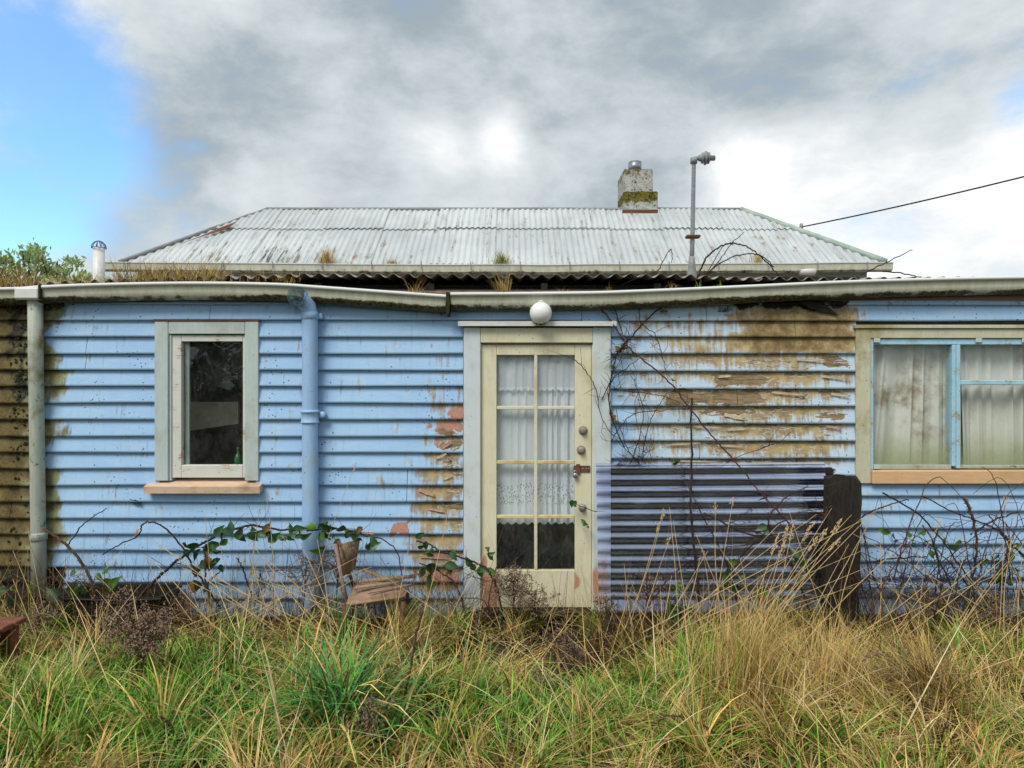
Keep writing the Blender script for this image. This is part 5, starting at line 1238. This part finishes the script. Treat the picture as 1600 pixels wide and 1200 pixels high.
b6 = thing('bramble', 'bramble scrub in front of the plastic sheet beside the rotten post', 'bramble')
for i, m_ in enumerate(([(1270, 965), (1230, 870), (1200, 820), (1225, 780), (1262, 760)], [(1110, 960), (1150, 880), (1200, 830), (1250, 800)], [(1160, 970), (1135, 880), (1095, 800), (1075, 760)], [(1290, 940), (1250, 880), (1180, 830), (1110, 810)], [(1100, 800), (1170, 835), (1240, 830), (1300, 790)], [(1010, 950), (1060, 890), (1120, 860), (1180, 850)])):
    cane(b6, CP(m_, -.36, -.33), .006, .003, ('stem_dark', 'stem_brown')[i % 2]); twigs(b6, CP(m_, -.36), 34, .24, 'stem_dark' if i % 2 else 'stem_brown', 40 + i, .0022)
for px, py, n, s in ((1045, 940, 4, .10), (1060, 950, 5, .10), (1030, 960, 3, .09), (1150, 880, 3, .07), (1185, 820, 3, .07), (1255, 900, 4, .08), (1240, 880, 3, .08), (1200, 930, 3, .09), (1050, 925, 2, .08), (1140, 905, 3, .08)): leaves(b6, P(px, py, -.42), n, s, 'leaf' if n > 2 else 'leaf_light', .06)
b7 = thing('bramble', 'arching bare bramble canes rising above the gutter beside the mast', 'bramble')
for m_, r_ in (([(1088, 440), (1100, 410), (1118, 390), (1142, 380), (1165, 385), (1190, 402), (1212, 425), (1225, 442)], .007), ([(1090, 440), (1120, 415), (1150, 400), (1185, 398), (1210, 418)], .006), ([(1095, 440), (1125, 405), (1145, 378), (1163, 362)], .004), ([(1020, 438), (1035, 410), (1048, 389), (1050, 410)], .004), ([(1085, 440), (1105, 425), (1130, 385), (1145, 382)], .004)):
    cane(b7, CP(m_, .05), r_, r_ * .55, 'stem_dark')
b8 = thing('bramble', 'thin bare stems poking up at the right end of the main roof gutter', 'bramble')
cane(b8, CP([(1345, 430), (1375, 415), (1400, 402), (1425, 390)], .3), .006, .003, 'stem_dark', False); cane(b8, CP([(1380, 424), (1410, 427), (1440, 433)], .3), .006, .004, 'stem_dark', False)
b9 = thing('fallen_branch', 'pale dead branch lying across the straw on the right', 'branch')
cane(b9, CP([(1262, 1054), (1300, 1043), (1330, 1036), (1360, 1022), (1385, 1024), (1420, 1045), (1450, 1060)], -1.25), .013, .006, 'weed_head', False, 'limb'); twigs(b9, CP([(1300, 1043), (1360, 1022), (1420, 1045)], -1.25), 12, .18, 'stem_brown', 3, .003)
b10 = thing('bramble', 'arched dark bramble cane at the bottom of the grass right of centre', 'bramble')
cane(b10, CP([(980, 1215), (1005, 1160), (1030, 1125), (1058, 1118), (1090, 1128), (1130, 1152)], -1.9), .007, .004, 'stem_red')
b11 = thing('dead_stem', 'dark bent stick in the bottom left grass', 'stick')
cane(b11, CP([(298, 1205), (282, 1165), (262, 1130), (250, 1120)], -1.9), .009, .006, 'stem_dark', False, 'stick')
b12 = thing('dead_stem', 'tall leaning purple-brown stick right of the lush green tussock', 'stick')
cane(b12, CP([(618, 1205), (628, 1120), (642, 1040), (652, 990), (660, 955)], -1.7), .008, .005, 'stem_red', False, 'stick')
b13 = thing('dead_stem', 'thin dark upright stem in the grass left of centre bottom', 'stick')
cane(b13, CP([(735, 1205), (722, 1150), (716, 1090), (718, 1060)], -1.75), .005, .003, 'stem_dark', False, 'stick')

tw = thing('twig_litter', 'heap of dead dark twigs in the hollow before the door step', 'twig heap')
mb = MB(); r_ = random.Random(91)
for k in range(170):
    x = r_.gauss(.40, .36); y = r_.gauss(-.52, .24); y = min(y, -.15); z = float(gz(x, y)) + abs(r_.gauss(0, .07)); a = r_.uniform(0, 6.28); l_ = r_.uniform(.1, .4)
    p0 = Vector((x, y, z)); p1 = p0 + Vector((math.cos(a) * l_ * .5, math.sin(a) * l_ * .35, r_.gauss(.02, .04))); p2 = p1 + Vector((math.cos(a + r_.gauss(0, .4)) * l_ * .5, math.sin(a) * l_ * .3, r_.gauss(0, .05)))
    for q_ in (p1, p2): q_.y = min(q_.y, -.12)
    mb.tube([p0, p1, p2], [.004, .003, .0015], 4)
tag(mb.build('twigs', M['stem_brown'], tw), kind='stuff')
# ---- dry weeds with fluffy seed heads
def weed(label, px, pyb, y, h, w, heads, m='weed_head', seed=1, lean=0.0, dens=1.0, stemm='stem_brown'):
    t = thing('dry_weed', label, 'dry weed'); r_ = random.Random(seed); b_ = P(px, pyb, y); b_.z = float(gz(b_.x, y)) - .02
    st = MB(); hd = MB()
    top = Vector((b_.x + lean * h, y, b_.z + h))
    trunk = smooth_pts([b_, b_.lerp(top, .35) + Vector((r_.gauss(0, .01), 0, 0)), b_.lerp(top, .7) + Vector((r_.gauss(0, .015), 0, 0)), top], 5)
    st.tube(trunk, [.006 - .004 * i / (len(trunk) - 1) for i in range(len(trunk))], 5)
    for k in range(heads):
        s_ = trunk[int(len(trunk) * r_.uniform(.45, .92))]; a = r_.uniform(0, 2 * math.pi); rr_ = w * math.sqrt(r_.random())
        e_ = Vector((top.x + rr_ * math.cos(a), min(y + rr_ * math.sin(a) * .7, -.05), top.z + r_.uniform(-.75, .06) * h * .45 + .03 - rr_ * .35))
        mid = s_.lerp(e_, .55) + Vector((0, 0, -.01)); st.tube([s_, mid, e_], [.0022, .0017, .001], 4)
        for j in range(int(7 * dens)):
            q_ = e_ + Vector((r_.gauss(0, .013), r_.gauss(0, .013), r_.gauss(0, .015))); z_ = r_.uniform(.003, .0075)
            st.tube([e_, q_], [.0008, .0006], 3, False)
            hd.add([q_ + Vector((z_, 0, -z_ * .4)), q_ + Vector((-z_ * .6, z_ * .8, -z_ * .4)), q_ + Vector((-z_ * .6, -z_ * .8, -z_ * .4)), q_ + Vector((0, 0, z_ * 1.3))], [(0, 1, 2), (0, 1, 3), (1, 2, 3), (2, 0, 3)])
    st.build('stem', M[stemm], t); tag(hd.build('seed_heads', M[m], t), kind='stuff')
weed('dark seedy dry weed standing in front of the door lower left pane', 800, 965, -.30, .52, .17, 90, 'weed_head', 1, -.02, 1.3)
weed('tall sparse dry weed in front of the door centre bar', 830, 975, -.34, .42, .16, 50, 'weed_head', 2, .1, 1.2)
weed('bushy brown dry weed with a rounded head in the left foreground grass', 222, 1130, -1.35, .50, .20, 120, 'weed_head', 3, 0, 1.5)
weed('dry brown weed in front of the black tub', 190, 990, -.55, .45, .18, 40, 'weed_head', 4, 0, 1)
weed('wispy dry weed right of the black tub', 275, 965, -.35, .38, .12, 22, 'weed_head', 5)
weed('pinkish fluffy weed head low in front of the dark gap by the door', 872, 1130, -1.1, .42, .10, 26, 'weed_head', 6)
weed('small fluffy weed right of the pinkish one', 895, 1120, -.95, .30, .08, 16, 'weed_head', 7)
weed('low fluffy weed bottom centre of the grass', 848, 1160, -1.45, .24, .07, 16, 'weed_head', 8)
weed('dry branching weed against the blue downpipe', 475, 970, -.35, .62, .17, 34, 'weed_head', 9, .02)
weed('sparse dry weed behind the broken chair', 525, 975, -.26, .70, .14, 24, 'weed_head', 10, .05)
weed('grey-brown dry weed at the left edge beside the red bench', 60, 985, -.6, .36, .16, 40, 'weed_head', 11)
weed('seedy dry weed in front of the plastic sheet near its left end', 1010, 970, -.42, .52, .12, 30, 'weed_head', 12)
weed('dry brown weed among the brambles under the wide window', 1460, 975, -.5, .46, .16, 44, 'weed_head', 13)
weed('dry weed at the far right under the wide window', 1555, 990, -.6, .46, .16, 40, 'weed_head', 14)
weed('thin dry weed between the small window and the blue downpipe', 400, 965, -.28, .50, .10, 14, 'weed_head', 15, .06)
weed('thin dry weed right of the door weed', 945, 985, -.4, .40, .1, 20, 'weed_dark', 16)
weed('bottom edge fluffy weed right of the tussock', 575, 1195, -2.05, .34, .10, 24, 'weed_head', 17)

# ---- tall seeding grass stalks
def stalks(label, items, seed=0):
    t = thing('seeding_grass', label, 'grass stalks'); r_ = random.Random(seed)
    for (bp, tp, y0, y1, hl) in items:
        a, b_ = P(*bp, y0), P(*tp, y1); mid = a.lerp(b_, .55) + Vector((r_.gauss(0, .012), 0, .01))
        P_ = smooth_pts([a, mid, b_], 6); MB().tube(P_, [.0032 - .0018 * i / (len(P_) - 1) for i in range(len(P_))], 5).build('stalk', M['straw'], t)
        if hl:
            hd = MB(); dv = (b_ - mid).normalized()
            for k in range(int(hl * 300)):
                s_ = k / (hl * 300); c_ = b_ - dv * hl * (1 - s_) + dv * .02; rad = .010 * math.sin(math.pi * min(1, s_ * .9 + .1)) + .002
                q_ = c_ + Vector((r_.gauss(0, 1), r_.gauss(0, 1), r_.gauss(0, 1))) * rad * .7; z_ = .005
                e_ = q_ + dv * z_ * 2.6; u = dv.orthogonal().normalized() * z_ * .5; w = dv.cross(u)
                hd.add([q_ - dv * z_, q_ + u, q_ - u * .5 + w, q_ - u * .5 - w, e_], [(0, 1, 2), (0, 2, 3), (0, 3, 1), (4, 2, 1), (4, 3, 2), (4, 1, 3)])
            tag(hd.build('seed_head', M['seed'], t), kind='stuff')
stalks('tall straw stalks with seed heads leaning right before the rotten post', [((1150, 1010), (1215, 838), -.75, -.7, .14), ((1165, 1010), (1225, 850), -.7, -.7, .12), ((1150, 1010), (1270, 820), -.75, -.75, .14), ((1165, 1010), (1275, 842), -.75, -.75, .11), ((1185, 1010), (1312, 815), -.8, -.8, .12), ((1190, 1010), (1290, 830), -.8, -.75, .1), ((1130, 1000), (1118, 790), -.7, -.6, .06), ((1110, 1000), (1145, 782), -.6, -.55, .06), ((1200, 1020), (1238, 825), -.8, -.8, .1), ((1175, 1015), (1230, 825), -.8, -.75, .11), ((1160, 1020), (1310, 845), -.85, -.85, .11)], 1)
stalks('pale straw stalks with drooping heads before the left end of the plastic sheet', [((975, 985), (1036, 800), -.5, -.5, .07), ((1000, 985), (1045, 845), -.5, -.5, .06), ((985, 975), (1030, 820), -.45, -.45, .07), ((1110, 985), (1098, 862), -.5, -.5, .07), ((990, 1000), (975, 880), -.6, -.6, 0), ((1165, 960), (1155, 868), -.5, -.5, 0)], 2)
stalks('long straw stalks crossing in front of the broken chair', [((600, 1050), (640, 850), -.9, -.7, 0), ((640, 1040), (700, 800), -.8, -.5, .05), ((520, 1020), (495, 840), -.8, -.6, 0), ((470, 990), (555, 728), -.4, -.2, .05), ((640, 1000), (400, 905), -.6, -.5, 0), ((660, 990), (420, 910), -.5, -.5, 0), ((545, 1030), (470, 850), -.8, -.5, 0), ((760, 1010), (600, 900), -.6, -.6, 0), ((610, 1060), (570, 940), -.9, -.9, .08), ((535, 1000), (505, 960), -.8, -.8, .08)], 3)
stalks('bleached straw stalks standing at the left under the downpipe', [((75, 1050), (20, 905), -.8, -.7, 0), ((130, 1060), (95, 940), -.9, -.8, 0), ((95, 1040), (20, 860), -.7, -.6, 0), ((170, 1010), (85, 885), -.6, -.4, 0), ((205, 960), (140, 890), -.4, -.4, 0), ((150, 1130), (100, 1000), -1.3, -1.2, .06), ((85, 1030), (45, 830), -.5, -.4, .05)], 4)
stalks('bleached straw stalks leaning in all directions below the wide window', [((1250, 1010), (1410, 850), -.8, -.7, 0), ((1300, 1000), (1345, 840), -.7, -.6, 0), ((1375, 985), (1375, 830), -.6, -.5, 0), ((1440, 1000), (1385, 880), -.6, -.5, 0), ((1400, 985), (1460, 910), -.6, -.6, 0), ((1570, 1040), (1580, 850), -.9, -.8, .06), ((1560, 1020), (1572, 780), -.7, -.5, .05), ((1590, 1040), (1597, 870), -.9, -.8, 0), ((1460, 1010), (1420, 900), -.7, -.6, 0), ((1330, 1000), (1440, 920), -.7, -.7, 0), ((1360, 1010), (1470, 815), -.6, -.5, .07)], 5)
stalks('thin straw stalks in front of the pale blue boards left of the chair', [((370, 970), (340, 840), -.4, -.3, 0), ((395, 970), (405, 800), -.4, -.3, .04), ((430, 970), (418, 780), -.4, -.3, .04), ((280, 970), (225, 865), -.4, -.4, 0), ((330, 960), (320, 805), -.35, -.3, 0), ((440, 985), (300, 910), -.5, -.5, 0)], 6)

sr = random.Random(77)
stalks('dense dry grass stalks standing before the plastic sheet and post', [((sr.uniform(1000, 1330), sr.uniform(985, 1030)), (sr.uniform(1020, 1390), sr.uniform(790, 930)), -.62, -.5, 0) for _ in range(34)], 7)
stalks('dense dry grass stalks standing before the boards under the wide window', [((sr.uniform(1340, 1640), sr.uniform(985, 1030)), (sr.uniform(1330, 1660), sr.uniform(830, 940)), -.62, -.5, 0) for _ in range(26)], 8)
stalks('dry grass stalks standing before the boards between tub and chair', [((sr.uniform(250, 560), sr.uniform(975, 1020)), (sr.uniform(230, 600), sr.uniform(840, 945)), -.55, -.4, 0) for _ in range(24)], 9)
# ------------------------------------------------------------------ shrub behind the lean-to, hedge across the garden
def foliage(center, rad, n, m, lf, seed, upright=False, gaps=.5):
    r_ = np.random.default_rng(seed); cl = r_.normal(0, 1, (max(8, n // 60), 3)); cl /= np.linalg.norm(cl, axis=1)[:, None]; cl *= (r_.random((len(cl), 1)) ** .4)
    ci = r_.integers(0, len(cl), n); p = cl[ci] * np.array(rad) + r_.normal(0, 1, (n, 3)) * np.array(rad) * .13 + np.array(center)
    a = r_.normal(0, 1, (n, 3)); a[:, 2] = np.abs(a[:, 2]) * (1.6 if upright else .6); a /= np.linalg.norm(a, axis=1)[:, None]
    b_ = np.cross(a, r_.normal(0, 1, (n, 3))); b_ /= np.linalg.norm(b_, axis=1)[:, None]; s_ = lf * r_.uniform(.6, 1.2, (n, 1))
    V = np.stack([p, p + a * s_ * .5 + b_ * s_ * .2, p + a * s_, p + a * s_ * .5 - b_ * s_ * .2], 1).reshape(-1, 3)
    return npmesh('crown', V, np.arange(n * 4).reshape(-1, 4), M[m])
def tree(label, cat, x, y, zc, rad, n, m, lf, seed, name='tree', upright=False, group=None):
    t = thing(name, label, cat, group); link('crown', foliage((x, y, zc), rad, n, m, lf, seed, upright), t)
    mb = MB(); r_ = random.Random(seed); mb.tube([(x, y, -.1), (x + .05, y, zc * .5), (x, y, zc)], [.10, .07, .03], 8)
    for k in range(7):
        a = r_.uniform(0, 6.28); mb.tube([(x, y, zc * r_.uniform(.5, .8)), (x + .5 * rad[0] * math.cos(a), y + .5 * rad[1] * math.sin(a), zc), (x + .85 * rad[0] * math.cos(a), y + .85 * rad[1] * math.sin(a), zc + rad[2] * .6)], [.035, .02, .008], 5)
    mb.build('trunk', M['bark'], t); return t
for i, (px, py, rx, rz, n, lab) in enumerate(((42, 430, .40, .50, 1100, 'grey-green leafy shrub rising behind the far left roof edge'), (88, 438, .34, .42, 800, 'smaller shrub crown behind the left roof edge nearer the vent pipe'), (-8, 438, .4, .42, 900, 'shrub crown behind the roof at the very left edge'), (128, 450, .3, .22, 700, 'lowest shrub tip beside the white vent pipe'))):
    c = P(px, py, 5.6); tree(lab, 'shrub', c.x, 5.6, c.z, (rx, .6, rz), n, 'tree_leaf', .10, 60 + i, 'shrub', True)
hr = random.Random(14)
for i in range(9):
    x = -7.5 + i * 1.9 + hr.uniform(-.3, .3); hh = hr.uniform(2.5, 3.1) if x < 2.5 else hr.uniform(2.1, 2.5)
    tree('dark evergreen hedge tree behind the photographer, mirrored in the panes', 'hedge tree', x, -12.5 + hr.uniform(-.6, .6), hh * .55, (1.25, .9, hh * .5), 2600, 'hedge_leaf', .22, 80 + i, 'hedge_tree', False, 'hedge trees mirrored in the window panes')
